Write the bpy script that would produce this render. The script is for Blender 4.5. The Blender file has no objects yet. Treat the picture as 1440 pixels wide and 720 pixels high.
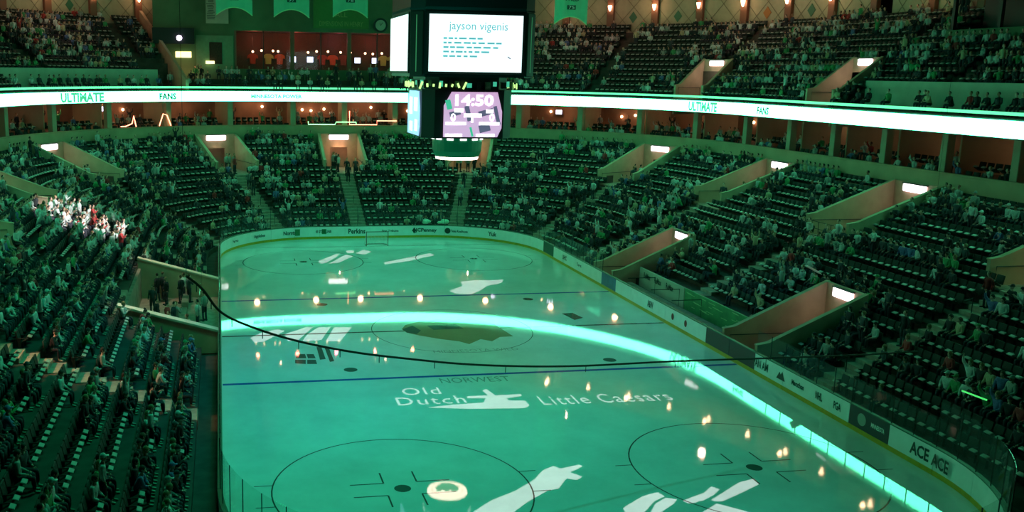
import bpy, bmesh, math, random
import numpy as np
from mathutils import Matrix, Vector
random.seed(7); rng = np.random.default_rng(7)
sc = bpy.context.scene
C = sc.collection
# ------------------------------------------------------------------ camera
CAM = np.array([-12.811, -51.271, 14.373]); YAW, PIT, ROL, FPX, PCX, PCY = .1725, .1905, .015, 1344.4, 542.5, 360.
_f = np.array([math.sin(YAW)*math.cos(PIT), math.cos(YAW)*math.cos(PIT), -math.sin(PIT)])
_r = np.array([math.cos(YAW), -math.sin(YAW), 0.]); _u = np.cross(_r, _f)
_c, _s = math.cos(ROL), math.sin(ROL)
RM = np.array([_c*_r+_s*_u, -_s*_r+_c*_u, _f])
cd = bpy.data.cameras.new('camera'); co = bpy.data.objects.new('camera', cd); C.objects.link(co)
co.matrix_world = Matrix(((RM[0][0], RM[1][0], -RM[2][0], CAM[0]), (RM[0][1], RM[1][1], -RM[2][1], CAM[1]), (RM[0][2], RM[1][2], -RM[2][2], CAM[2]), (0, 0, 0, 1)))
cd.sensor_width = 36; cd.lens = FPX/1440*36; cd.shift_x = (720-PCX)/1440; cd.shift_y = (PCY-360)/1440; cd.clip_end = 400; cd.clip_start = .5
sc.camera = co
# ------------------------------------------------------------------ world, exposure
w = bpy.data.worlds.new('world'); sc.world = w; w.use_nodes = True
w.node_tree.nodes['Background'].inputs[0].default_value = (.015, .42, .22, 1); w.node_tree.nodes['Background'].inputs[1].default_value = .012
sc.view_settings.view_transform = 'Standard'; sc.view_settings.look = 'None'; sc.view_settings.gamma = 1; sc.view_settings.exposure = 0
sc.view_settings.use_curve_mapping = False
sc.cycles.max_bounces = 5; sc.cycles.diffuse_bounces = 2; sc.cycles.glossy_bounces = 3; sc.cycles.transparent_max_bounces = 16
sc.cycles.sample_clamp_indirect = 4; sc.cycles.caustics_reflective = False; sc.cycles.caustics_refractive = False
RIBBON_COL, RIBBON_E = (.12, 1., .50), 13.0
# ------------------------------------------------------------------ large lights: the wash rigs under the roof
def lamp(name, kind, loc, power, col, to=None, **kw):
    l = bpy.data.lights.new(name, kind); l.energy = power; l.color = col
    for k, v in kw.items(): setattr(l, k, v)
    o = bpy.data.objects.new(name, l); C.objects.link(o); o.location = loc
    if to is not None: o.rotation_euler = (Vector(to)-Vector(loc)).to_track_quat('-Z', 'Y').to_euler()
    return o
TEAL = (.025, .95, .70)
for x, y, p in ((-5., -21, 5200), (-1, -8, 3700), (-4, 6, 4000), (-1, 22, 5000)):
    lamp('ice_wash_lamp', 'SPOT', (x, y, 27), p, TEAL, (x*.6, y, 0), spot_size=1.0, spot_blend=.8, shadow_soft_size=.4)
for x, y, p in ((-11.5, -4, 4600), (11.5, 2, 2400)):
    lamp('edge_wash_lamp', 'SPOT', (x*.6, y, 27), p, (.0, .42, 1.), (x, y-4, 0), spot_size=.9, spot_blend=1., shadow_soft_size=.4)
for x, y, p in ((-10, -14, 2500), (9, 8, 800), (-6, 26, 1100), (10, 28, 1000)):
    lamp('stand_wash_lamp', 'AREA', (x, y, 27), p, (.012, .95, .42), (x*2.2, y*1.1, 3), size=5.)
lamp('crowd_spot', 'SPOT', (4, -4, 26), 115000, (1., .86, .9), (-21.6, 13.4, 4.2), spot_size=.185, spot_blend=.35, shadow_soft_size=.15)

# ================================================================== helpers
RC = 8.53; CX = 12.95-RC; CY = 30.48-RC
def px(p):
    d = RM@(np.asarray(p, float)-CAM)
    return PCX+FPX*d[0]/d[2], PCY-FPX*d[1]/d[2], d[2]
def inview(p, m=40):
    u, v, d = px(p)
    return d > 1 and -m < u < 1440+m and -m-20 < v < 720+m+20
def atz(u, v, z=0.):
    d = np.array([(u-PCX)/FPX, -(v-PCY)/FPX, 1])@RM; t = (z-CAM[2])/d[2]
    return CAM+t*d
def ring(seg, t, d):
    """point on the bowl, d metres outside the rink boards; returns (x, y, nx, ny) with n pointing away from the ice"""
    if seg == 'L': return -12.95-d, t, -1., 0.
    if seg == 'R': return 12.95+d, t, 1., 0.
    if seg == 'F': return t, 30.48+d, 0., 1.
    a = math.radians(t); s = -1 if seg == 'LC' else 1
    nx, ny = s*math.cos(a), math.sin(a)
    return s*CX+(RC+d)*nx, CY+(RC+d)*ny, nx, ny
def frame_at(seg, t, d, z=0.):
    """matrix: local +y faces the ice, +x along the row, origin on the ring"""
    x, y, nx, ny = ring(seg, t, d)
    fx, fy = -nx, -ny
    return Matrix(((fy, fx, 0, x), (-fx, fy, 0, y), (0, 0, 1, z), (0, 0, 0, 1)))
ORD = 'first second third fourth fifth sixth seventh eighth ninth tenth eleventh twelfth thirteenth fourteenth fifteenth sixteenth seventeenth eighteenth nineteenth twentieth'.split()
TENS = {20: 'twenty', 30: 'thirty', 40: 'forty', 50: 'fifty', 60: 'sixty', 70: 'seventy'}
def ordinal(n):
    if n <= 20: return ORD[n-1]
    t, r = n//10*10, n % 10
    return TENS[t][:-1]+'ieth' if r == 0 else TENS[t]+'-'+ORD[r-1]
# ---- materials
MATS = {}
def mat(name, col, rough=.6, metal=0., emit=None, es=0., noise=0., nscale=4., bump=0., spec=.5, objcol=False, attr=False):
    if name in MATS: return MATS[name]
    m = bpy.data.materials.new(name); m.use_nodes = True; nt = m.node_tree; b = nt.nodes['Principled BSDF']
    b.inputs['Base Color'].default_value = (*col, 1); b.inputs['Roughness'].default_value = rough; b.inputs['Metallic'].default_value = metal
    b.inputs['Specular IOR Level'].default_value = spec
    src = None
    if objcol:
        oi = nt.nodes.new('ShaderNodeObjectInfo'); src = oi.outputs['Color']
    if attr:
        at = nt.nodes.new('ShaderNodeAttribute'); at.attribute_name = 'tint'; src = at.outputs['Color']
    if noise or bump:
        tc = nt.nodes.new('ShaderNodeTexCoord'); nz = nt.nodes.new('ShaderNodeTexNoise'); nz.inputs['Scale'].default_value = nscale; nz.inputs['Detail'].default_value = 5
        nt.links.new(tc.outputs['Object'], nz.inputs['Vector'])
        if noise:
            mr = nt.nodes.new('ShaderNodeMapRange'); mr.inputs[1].default_value = .3; mr.inputs[2].default_value = .7; mr.inputs[3].default_value = 1-noise; mr.inputs[4].default_value = 1+noise*.5
            nt.links.new(nz.outputs['Fac'], mr.inputs[0])
            mx = nt.nodes.new('ShaderNodeMix'); mx.data_type = 'RGBA'; mx.blend_type = 'MULTIPLY'; mx.inputs[0].default_value = 1
            if src is None: mx.inputs[6].default_value = (*col, 1)
            else: nt.links.new(src, mx.inputs[6])
            nt.links.new(mr.outputs[0], mx.inputs[7]); src = mx.outputs[2]
        if bump:
            bp = nt.nodes.new('ShaderNodeBump'); bp.inputs['Strength'].default_value = bump; bp.inputs['Distance'].default_value = .05
            nt.links.new(nz.outputs['Fac'], bp.inputs['Height']); nt.links.new(bp.outputs[0], b.inputs['Normal'])
    if src is not None: nt.links.new(src, b.inputs['Base Color'])
    if emit: b.inputs['Emission Color'].default_value = (*emit, 1); b.inputs['Emission Strength'].default_value = es
    MATS[name] = m; return m
def glass_mat(name, tint, gl=.07):
    m = bpy.data.materials.new(name); m.use_nodes = True; nt = m.node_tree; nt.nodes.clear()
    out = nt.nodes.new('ShaderNodeOutputMaterial'); mx = nt.nodes.new('ShaderNodeMixShader'); tr = nt.nodes.new('ShaderNodeBsdfTransparent'); g = nt.nodes.new('ShaderNodeBsdfGlossy')
    df = nt.nodes.new('ShaderNodeBsdfDiffuse'); m2 = nt.nodes.new('ShaderNodeMixShader'); fr = nt.nodes.new('ShaderNodeMapRange'); lw = nt.nodes.new('ShaderNodeLayerWeight'); pw = nt.nodes.new('ShaderNodeMath'); pw.operation = 'POWER'; pw.inputs[1].default_value = 5.; lw.inputs[0].default_value = .5; nt.links.new(lw.outputs['Facing'], pw.inputs[0]); nt.links.new(pw.outputs[0], fr.inputs[0]); fr.inputs[3].default_value = .015; fr.inputs[4].default_value = .45
    nz = nt.nodes.new('ShaderNodeTexNoise'); nz.inputs['Scale'].default_value = 3.; mr = nt.nodes.new('ShaderNodeMapRange'); mr.inputs[3].default_value = .004; mr.inputs[4].default_value = .02
    tr.inputs[0].default_value = (*tint, 1); g.inputs['Roughness'].default_value = .04; df.inputs[0].default_value = (.7, .8, .75, 1)
    nt.links.new(fr.outputs[0], mx.inputs[0]); nt.links.new(tr.outputs[0], mx.inputs[1]); nt.links.new(g.outputs[0], mx.inputs[2])
    nt.links.new(nz.outputs['Fac'], mr.inputs[0]); nt.links.new(mr.outputs[0], m2.inputs[0]); nt.links.new(mx.outputs[0], m2.inputs[1]); nt.links.new(df.outputs[0], m2.inputs[2])
    nt.links.new(m2.outputs[0], out.inputs[0]); MATS[name] = m; return m
M_conc = mat('concrete', (.34, .27, .22), .85, noise=.35, nscale=2.)
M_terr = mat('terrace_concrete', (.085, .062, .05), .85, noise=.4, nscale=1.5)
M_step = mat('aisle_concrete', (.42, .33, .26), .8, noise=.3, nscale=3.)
M_tan = mat('tan_plaster', (.50, .38, .25), .8, noise=.15, nscale=1.2)
M_fascia = mat('fascia_paint', (.42, .34, .2), .6, noise=.15, nscale=.8)
M_dark = mat('dark_metal', (.012, .014, .014), .45)
M_rail = mat('rail_metal', (.03, .035, .03), .4, metal=.6)
M_black = mat('black_housing', (.006, .008, .009), .5)
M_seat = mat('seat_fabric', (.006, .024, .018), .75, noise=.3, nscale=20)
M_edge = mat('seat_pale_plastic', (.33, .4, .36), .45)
M_white = mat('white_board', (.88, .92, .9), .35, noise=.06, nscale=2)
M_yellow = mat('yellow_kickplate', (.62, .40, .02), .4, noise=.12, nscale=6)
M_greenwall = mat('green_wall', (.10, .19, .10), .8, noise=.18, nscale=.7)
M_palewall = mat('pale_wall', (.45, .5, .4), .8, noise=.12, nscale=1.)
M_skin = mat('skin', (.55, .34, .25), .55, objcol=True)
M_shirt = mat('shirt_cloth', (.5, .5, .5), .85, objcol=True, noise=.2, nscale=14)
M_trous = mat('trouser_cloth', (.03, .035, .05), .85, noise=.3, nscale=14)
M_hair = mat('hair', (.05, .03, .02), .7, objcol=True)
M_eye = mat('face_dark', (.03, .02, .02), .4)
M_crowd = mat('crowd_cloth', (.5, .5, .5), .85, attr=True)
M_glass = glass_mat('rink_glass', (.93, .98, .96))
M_print = mat('print_dark', (.015, .05, .035), .5)
M_printg = mat('print_green', (.03, .22, .09), .5)
M_printr = mat('print_red', (.3, .04, .03), .5)
M_sign = mat('lit_sign', (.9, .85, .85), .4, emit=(1., .86, .93), es=2.6)
M_ceil = mat('roof_steel', (.02, .022, .02), .8)
# ---- mesh building
class MB:
    def __init__(s): s.v = []; s.f = []; s.m = []
    def add(s, vs, fs, mi=0):
        n = len(s.v); s.v += [tuple(v) for v in vs]; s.f += [tuple(i+n for i in f) for f in fs]; s.m += [mi]*len(fs)
    def box(s, c, size, M=None, mi=0, taper=1.):
        a, b, d = (k/2 for k in size); vs = []
        for z in (-1, 1):
            t = taper if z > 0 else 1.
            for x, y in ((-1, -1), (1, -1), (1, 1), (-1, 1)): vs.append(Vector((c[0]+x*a*t, c[1]+y*b*t, c[2]+z*d)) if M is None else Vector(c)+M@Vector((x*a*t, y*b*t, z*d)))
        s.add(vs, [(3, 2, 1, 0), (4, 5, 6, 7), (0, 1, 5, 4), (1, 2, 6, 5), (2, 3, 7, 6), (3, 0, 4, 7)], mi); return s
    def bbox(s, c, size, bev=.02, M=None, mi=0):
        """box with chamfered vertical and horizontal edges"""
        a, b, d = (k/2 for k in size); q = min(bev, a*.6, b*.6, d*.6); vs = []; loops = []
        for z, o in ((-d, q), (-d+q, 0), (d-q, 0), (d, q)):
            lp = []
            for x, y, e in ((-a, -b, 0), (-a, -b, 1), (a, -b, 1), (a, -b, 0), (a, b, 0), (a, b, 1), (-a, b, 1), (-a, b, 0)):
                sx = 1 if x > 0 else -1; sy = 1 if y > 0 else -1
                xx = x-sx*o; yy = y-sy*o
                if e: xx -= sx*q*.7
                else: yy -= sy*q*.7
                p = Vector((xx, yy, z)); vs.append(Vector(c)+(M@p if M is not None else p)); lp.append(len(vs)-1)
            loops.append(lp)
        fs = [tuple(reversed(loops[0])), tuple(loops[3])]
        for i in range(3):
            for j in range(8): fs.append((loops[i][j], loops[i][(j+1) % 8], loops[i+1][(j+1) % 8], loops[i+1][j]))
        s.add(vs, fs, mi); return s
    def tube(s, pts, r, n=6, mi=0, cap=True):
        pts = [Vector(p) for p in pts]; rings = []; vs = []
        rr = r if hasattr(r, '__len__') else [r]*len(pts)
        for i, p in enumerate(pts):
            t = (pts[min(i+1, len(pts)-1)]-pts[max(i-1, 0)]).normalized(); q = t.to_track_quat('Z', 'Y').to_matrix(); rg = []
            for k in range(n):
                a = 2*math.pi*k/n; vs.append(p+q@Vector((math.cos(a)*rr[i], math.sin(a)*rr[i], 0))); rg.append(len(vs)-1)
            rings.append(rg)
        fs = []
        for i in range(len(rings)-1):
            for k in range(n): fs.append((rings[i][k], rings[i][(k+1) % n], rings[i+1][(k+1) % n], rings[i+1][k]))
        if cap: fs += [tuple(reversed(rings[0])), tuple(rings[-1])]
        s.add(vs, fs, mi); return s
    def prism(s, poly, ax0, ax1, off, depth, mi=0):
        """poly in plane (ax0, ax1) extruded along normal by depth; off = origin"""
        ax0, ax1, off = Vector(ax0), Vector(ax1), Vector(off); nrm = ax0.cross(ax1).normalized()*depth
        n = len(poly); vs = [off+ax0*a+ax1*b for a, b in poly]; vs += [v+nrm for v in vs]
        s.add(vs, [tuple(reversed(range(n))), tuple(range(n, 2*n))]+[(i, (i+1) % n, n+(i+1) % n, n+i) for i in range(n)], mi); return s
    def sphere(s, c, r, n=8, k=6, mi=0):
        vs = []; r = r if hasattr(r, '__len__') else (r, r, r)
        for i in range(k+1):
            p = math.pi*i/k
            for j in range(n):
                a = 2*math.pi*j/n; vs.append((c[0]+r[0]*math.sin(p)*math.cos(a), c[1]+r[1]*math.sin(p)*math.sin(a), c[2]+r[2]*math.cos(p)))
        s.add(vs, [(i*n+j, (i+1)*n+j, (i+1)*n+(j+1) % n, i*n+(j+1) % n) for i in range(k) for j in range(n)], mi); return s
    def mesh(s, name, mats, smooth=False):
        me = bpy.data.meshes.new(name); me.from_pydata([tuple(v) for v in s.v], [], s.f)
        for m in (mats if isinstance(mats, (list, tuple)) else [mats]): me.materials.append(m)
        me.polygons.foreach_set('material_index', s.m)
        if smooth: me.polygons.foreach_set('use_smooth', [True]*len(me.polygons))
        me.update(); return me
    def obj(s, name, mats, parent=None, M=None, smooth=False):
        return link(name, s.mesh(name, mats, smooth), parent, M)
def link(name, data, parent=None, M=None):
    o = bpy.data.objects.new(name, data); C.objects.link(o)
    if parent is not None: o.parent = parent
    if M is not None: o.matrix_local = M
    return o
def tag(o, label=None, cat=None, group=None, kind=None):
    if label: o['label'] = label
    if cat: o['category'] = cat
    if group: o['group'] = group
    if kind: o['kind'] = kind
    return o
def empty(name, M, label, cat, group=None):
    o = bpy.data.objects.new(name, None); C.objects.link(o); o.matrix_world = M; o.empty_display_size = .3
    return tag(o, label, cat, group)
def T(x, y, z): return Matrix.Translation((x, y, z))
def RZ(a): return Matrix.Rotation(a, 4, 'Z')
def RX(a): return Matrix.Rotation(a, 4, 'X')
def text_mesh(txt, size, mats, depth=0., bold=0., width=None, height=None):
    cu = bpy.data.curves.new('lettering', 'FONT'); cu.body = txt; cu.size = size; cu.align_x = 'CENTER'; cu.align_y = 'CENTER'; cu.extrude = depth; cu.offset = bold; cu.resolution_u = 2
    o = bpy.data.objects.new('lettering', cu); C.objects.link(o); dg = bpy.context.evaluated_depsgraph_get(); me = bpy.data.meshes.new_from_object(o.evaluated_get(dg)); bpy.data.objects.remove(o); bpy.data.curves.remove(cu)
    v = np.empty(len(me.vertices)*3); me.vertices.foreach_get('co', v); v = v.reshape(-1, 3)
    if len(v):
        lo, hi = v.min(0), v.max(0); c = (lo+hi)/2; v[:, :2] -= c[:2]
        if width: v[:, 0] *= width/(hi[0]-lo[0])
        if height: v[:, 1] *= height/(hi[1]-lo[1])
        me.vertices.foreach_set('co', v.ravel())
    me.materials.clear(); me.materials.append(mats); me.update(); return me
def seg_samples(seg, t0, t1):
    n = 1
    if seg in ('LC', 'RC'): n = max(1, int(abs(t1-t0)/4.))
    return [t0+(t1-t0)*i/n for i in range(n+1)]
def sweep(mb, seg, t0, t1, prof, mi=0, close=True):
    """sweep a (d, z) profile along the ring from t0 to t1"""
    ts = seg_samples(seg, t0, t1); rows = []
    for t in ts:
        r = []
        for d, z in prof:
            x, y, _, _ = ring(seg, t, d); r.append((x, y, z))
        rows.append(r)
    n = len(prof); vs = [p for r in rows for p in r]; fs = []
    for i in range(len(ts)-1):
        for j in range(n if close else n-1):
            a, b = i*n+j, i*n+(j+1) % n; fs.append((a, b, b+n, a+n))
    if close: fs += [tuple(range(n)), tuple(reversed(range((len(ts)-1)*n, len(ts)*n)))]
    mb.add(vs, fs, mi)
ALLSEG = [('L', -36., CY), ('LC', 0., 90.), ('F', -CX, CX), ('RC', 90., 0.), ('R', CY, -36.)]
# ================================================================== ice and floor
def ice_mat(name, col, rough=.022, streak=True):
    m = mat(name, col, rough, spec=.55); nt = m.node_tree; b = nt.nodes['Principled BSDF']; b.inputs['IOR'].default_value = 1.45
    tc = nt.nodes.new('ShaderNodeTexCoord'); nz = nt.nodes.new('ShaderNodeTexNoise'); nz.inputs['Scale'].default_value = .55; nz.inputs['Detail'].default_value = 8; nz.inputs['Roughness'].default_value = .65
    mr = nt.nodes.new('ShaderNodeMapRange'); mr.inputs[1].default_value = .3; mr.inputs[2].default_value = .75; mr.inputs[3].default_value = rough*.5; mr.inputs[4].default_value = rough*1.9
    nt.links.new(tc.outputs['Object'], nz.inputs['Vector']); nt.links.new(nz.outputs['Fac'], mr.inputs[0]); nt.links.new(mr.outputs[0], b.inputs['Roughness'])
    n2 = nt.nodes.new('ShaderNodeTexNoise'); n2.inputs['Scale'].default_value = 9.; n2.inputs['Detail'].default_value = 6
    bp = nt.nodes.new('ShaderNodeBump'); bp.inputs['Strength'].default_value = .012; bp.inputs['Distance'].default_value = .02
    nt.links.new(tc.outputs['Object'], n2.inputs['Vector']); nt.links.new(n2.outputs['Fac'], bp.inputs['Height']); nt.links.new(bp.outputs[0], b.inputs['Normal'])
    n3 = nt.nodes.new('ShaderNodeTexNoise'); n3.inputs['Scale'].default_value = .35; n3.inputs['Detail'].default_value = 9; n3.inputs['Roughness'].default_value = .7
    m3 = nt.nodes.new('ShaderNodeMapRange'); m3.inputs[1].default_value = .25; m3.inputs[2].default_value = .75; m3.inputs[3].default_value = .82; m3.inputs[4].default_value = 1.1
    mx = nt.nodes.new('ShaderNodeMix'); mx.data_type = 'RGBA'; mx.blend_type = 'MULTIPLY'; mx.inputs[0].default_value = 1; mx.inputs[6].default_value = (*col, 1)
    nt.links.new(tc.outputs['Object'], n3.inputs['Vector']); nt.links.new(n3.outputs['Fac'], m3.inputs[0]); nt.links.new(m3.outputs[0], mx.inputs[7]); nt.links.new(mx.outputs[2], b.inputs['Base Color'])
    return m
M_ice = ice_mat('ice', (.74, .80, .78))
M_iceblue = ice_mat('ice_line_blue', (.05, .12, .45)); M_icered = ice_mat('ice_line_red', (.16, .11, .10)); M_icedark = ice_mat('ice_print_dark', (.10, .14, .12))
M_icebear = ice_mat('ice_emblem_olive', (.34, .31, .18)); M_icetxt = ice_mat('ice_print_grey', (.34, .4, .37)); M_icecream = ice_mat('ice_emblem_cream', (.85, .74, .6)); M_icerust = ice_mat('ice_emblem_rust', (.55, .22, .12)); M_icegreen = ice_mat('ice_emblem_green', (.12, .26, .10))
def rink_outline(d, n=14):
    r = RC+d; out = []
    for cx, cy, a0 in ((CX, CY, 0), (-CX, CY, 90), (-CX, -CY, 180), (CX, -CY, 270)):
        for i in range(n+1):
            a = math.radians(a0+90*i/n); out.append((cx+r*math.cos(a), cy+r*math.sin(a)))
    return out
ol = rink_outline(.05)
mb = MB(); mb.add([(x, y, 0) for x, y in ol]+[(x, y, -.05) for x, y in ol], [tuple(range(len(ol)))]+[(i, len(ol)+i, len(ol)+(i+1) % len(ol), (i+1) % len(ol)) for i in range(len(ol))])
ice = tag(mb.obj('floor_ice', M_ice), 'glossy teal-lit ice sheet of the hockey rink', 'ice rink', kind='structure')
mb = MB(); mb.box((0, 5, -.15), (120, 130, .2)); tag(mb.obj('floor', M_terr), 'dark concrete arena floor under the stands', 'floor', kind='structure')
def flat(name, polys, m, z=.004, parent=ice):
    b = MB()
    for p in polys: b.add([(x, y, z) for x, y in p], [tuple(range(len(p)))])
    return b.obj(name, m, parent)
def rect(x0, x1, y0, y1): return [(x0, y0), (x1, y0), (x1, y1), (x0, y1)]
def annulus(cx, cy, r, w, n=72, a0=0, a1=360):
    o = []
    for i in range(n):
        a, b = math.radians(a0+(a1-a0)*i/n), math.radians(a0+(a1-a0)*(i+1)/n)
        o.append([(cx+(r-w/2)*math.cos(a), cy+(r-w/2)*math.sin(a)), (cx+(r+w/2)*math.cos(a), cy+(r+w/2)*math.sin(a)), (cx+(r+w/2)*math.cos(b), cy+(r+w/2)*math.sin(b)), (cx+(r-w/2)*math.cos(b), cy+(r-w/2)*math.sin(b))])
    return o
BL, GL = 8.23, 26.52; ED = GL-6.1
for y in (BL, -BL): flat('blue_line', [rect(-12.9, 12.9, y-.13, y+.13)], M_iceblue)
flat('centre_line', [rect(-12.9, 12.9, -.1, .1)], M_icered)
for y in (GL, -GL): flat('goal_line', [rect(-11.6, 11.6, y-.03, y+.03)], M_icered)
for x in (-6.71, 6.71):
    for y in (ED, -ED):
        flat('faceoff_circle', annulus(x, y, 4.57, .055), M_icered); flat('faceoff_spot', annulus(x, y, .15, .3, 20), M_icedark)
        for sx in (-1, 1):
            for sy in (-1, 1):
                flat('faceoff_mark', [rect(min(x+sx*.6, x+sx*1.8), max(x+sx*.6, x+sx*1.8), y+sy*.5-.03, y+sy*.5+.03), rect(min(x+sx*.57, x+sx*.63), max(x+sx*.57, x+sx*.63), min(y+sy*.5, y+sy*1.4), max(y+sy*.5, y+sy*1.4))], M_icered)
        for sx in (-1, 1):
            for yy in (-.85, .85): flat('hash_mark', [rect(min(x+sx*4.5, x+sx*5.15), max(x+sx*4.5, x+sx*5.15), y+yy-.025, y+yy+.025)], M_icered)
    for y in (6.71, -6.71): flat('faceoff_spot', annulus(x, y, .17, .34, 20), M_icedark)
flat('centre_circle', annulus(0, 0, 4.57, .045), M_icedark)
def picpoly(pts): return [tuple(atz(u, v)[:2]) for u, v in pts]
# centre emblem: long dark animal-head silhouette with a lighter rear flank, read off the ice
flat('centre_emblem', [picpoly([(565, 463), (570, 457), (590, 452), (620, 449), (660, 449), (690, 453), (706, 463), (722, 473), (703, 474), (692, 480), (676, 477), (660, 484), (645, 480), (620, 477), (590, 472), (572, 468)])], M_icebear, .0045)
flat('emblem_eye', [picpoly([(600, 458), (640, 456), (652, 462), (610, 464)])], M_icedark, .006)
flat('emblem_jaw', [picpoly([(566, 463), (580, 458), (592, 465), (586, 470), (572, 468)])], M_icedark, .006)
# dark adverts printed in the neutral zone ice
flat('ice_advert', [picpoly([(417, 498), (429, 498), (431, 504), (416, 504)]), picpoly([(431, 498), (441, 498), (444, 504), (433, 504)]), picpoly([(415, 506), (430, 506), (430, 512), (415, 511)]), picpoly([(432, 506), (444, 506), (446, 512), (432, 512)]), picpoly([(445, 488), (452, 488), (458, 505), (450, 506)]), picpoly([(456, 488), (462, 488), (470, 508), (464, 509)])], M_icedark)
flat('ice_advert', [picpoly([(790, 441), (805, 440), (820, 447), (808, 450)])], M_icedark)
o = link('ice_lettering', text_mesh('NORWEST', 1, M_icetxt, width=3.4, height=.75), ice, T(*atz(668, 534)[:2], .005)@RZ(-.02)); o['label'] = 'dark lettering printed in the ice by the blue line'
o = link('ice_lettering', text_mesh('MINNESOTA WILD', 1, M_icetxt, width=4.6, height=.45, bold=-.01), ice, T(0.3, -4.2, .005))
# ================================================================== rink boards and glass
def perim_points(d):
    """full perimeter as list of straight or curved pieces: (kind, data, length)"""
    return [('s', ((12.95, -CY), (12.95, CY))), ('c', (CX, CY, 0)), ('s', ((CX, 30.48), (-CX, 30.48))), ('c', (-CX, CY, 90)), ('s', ((-12.95, CY), (-12.95, -CY))), ('c', (-CX, -CY, 180)), ('s', ((-CX, -30.48), (CX, -30.48))), ('c', (CX, -CY, 270))]
def strip(pts_in, nrm, thick, z0, z1):
    b = MB(); n = len(pts_in); vs = []
    for (x, y), (nx, ny) in zip(pts_in, nrm):
        vs += [(x, y, z0), (x, y, z1), (x+nx*thick, y+ny*thick, z1), (x+nx*thick, y+ny*thick, z0)]
    fs = [(0, 1, 2, 3), tuple(4*(n-1)+k for k in (3, 2, 1, 0))]
    for i in range(n-1):
        for k in range(4): a, c = 4*i+k, 4*i+(k+1) % 4; fs.append((a, a+4, c+4, c))
    b.add(vs, fs); return b
boards = empty('dasher_boards', Matrix.Identity(4), 'white dasher boards with adverts and yellow kick plate round the ice', 'boards')
glassw = empty('rink_glass', T(0, 0, 1.07), 'clear safety glass panels standing on the dasher boards', 'glass')
PAN = []
Mdk = mat('board_dark', (.03, .035, .04), .4); Mblu = mat('board_blue', (.03, .16, .34), .35, noise=.4, nscale=1.5); Mmar = mat('board_maroon', (.06, .025, .03), .4); Mgrn = mat('board_darkgreen', (.02, .09, .06), .4)
M_cap = mat('cap_rail', (.02, .12, .07), .45)
def bench_zone(x, y): return x > 12 and -8.9 < y < 8.6
def penalty_zone(x, y): return x < -12 and -3. < y < 9.4
for kind, dat in perim_points(0):
    if kind == 's':
        (x0, y0), (x1, y1) = dat; L = math.hypot(x1-x0, y1-y0); n = max(1, round(L/2.44)); nx, ny = (y1-y0)/L, -(x1-x0)/L
        pieces = [([(x0+(x1-x0)*(i+k)/n, y0+(y1-y0)*(i+k)/n) for k in (0.004, .996)], [(nx, ny)]*2) for i in range(n)]
    else:
        cx, cy, a0 = dat; n = 6; pieces = []
        for i in range(n):
            aa = [math.radians(a0+90*(i+k/4*.992+.004)/n) for k in range(5)]
            pieces.append(([(cx+RC*math.cos(a), cy+RC*math.sin(a)) for a in aa], [(math.cos(a), math.sin(a)) for a in aa]))
    for pts, nr in pieces:
        mx_, my_ = (pts[0][0]+pts[-1][0])/2, (pts[0][1]+pts[-1][1])/2; m = M_white
        if mx_ > 12.9 and abs(my_-8.5) < 1.3: m = Mblu
        if mx_ > 12.9 and (-9. < my_ < -5.): m = Mmar
        if mx_ > 12.9 and (-19.4 < my_ < -17.2): m = Mdk
        if mx_ > 12. and 20 < my_ < 22.: m = Mgrn
        p = strip(pts, nr, .12, .2, 1.05).obj('board_panel', m, boards); PAN.append((p, mx_, my_, nr[len(nr)//2]))
        kp = strip([(x-a*.012, y-b*.012) for (x, y), (a, b) in zip(pts, nr)], nr, .13, 0, .2).obj('kick_plate', M_yellow, p)
        strip([(x-a*.02, y-b*.02) for (x, y), (a, b) in zip(pts, nr)], nr, .17, 1.05, 1.09).obj('cap_rail', M_cap, p)
        if bench_zone(mx_, my_): continue
        h = 1.75 if abs(my_) > 21.9 else 1.15
        if penalty_zone(mx_, my_): h = 1.15
        half = [(pts[:2] if len(pts) == 2 else pts[:3], nr[:2] if len(pts) == 2 else nr[:3]), (None, None)]
        if len(pts) == 2:
            mid = ((pts[0][0]+pts[1][0])/2, (pts[0][1]+pts[1][1])/2); half = [([pts[0], mid], nr), ([mid, pts[1]], nr)]
        else: half = [(pts[:3], nr[:3]), (pts[2:], nr[2:])]
        for hp, hn in half:
            g = strip([(x+a*.05, y+b*.05) for (x, y), (a, b) in zip(hp, hn)], hn, .013, 0.02, h).obj('glass_panel', MATS['rink_glass'], glassw)
            x, y = hp[0]; a, b = hn[0]
            pb = MB(); pb.box((x+a*.056, y+b*.056, h/2), (.028, .028, h)); pb.obj('stanchion', M_rail, g)
def board_text(x, y, txt, wdt, hgt, m=None, z=.63):
    """lettering on the panel nearest x, y; reads from the ice side"""
    p, mx_, my_, (nx, ny) = min(PAN, key=lambda t: math.hypot(t[1]-x, t[2]-y))
    # project onto panel line
    r = Vector((-ny, nx, 0)) ; r = -r
    # reading direction seen from the ice: right-hand vector when facing outwards n is n x up
    rt = Vector((nx, ny, 0)).cross(Vector((0, 0, 1)))
    off = (Vector((x, y, 0))-Vector((mx_, my_, 0))).dot(rt)
    org = Vector((mx_, my_, z))+rt*off-Vector((nx, ny, 0))*(.012 if min(abs(nx), abs(ny)) < .01 else .05)
    d = math.hypot(mx_, my_)
    Mx = Matrix(((rt.x, 0, -nx, org.x), (rt.y, 0, -ny, org.y), (0, 1, 0, org.z), (0, 0, 0, 1)))
    me = txt if not isinstance(txt, str) else text_mesh(txt, 1, m or M_print, width=wdt, height=hgt, bold=.03)
    return link('advert_lettering', me, p, Mx)
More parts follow.
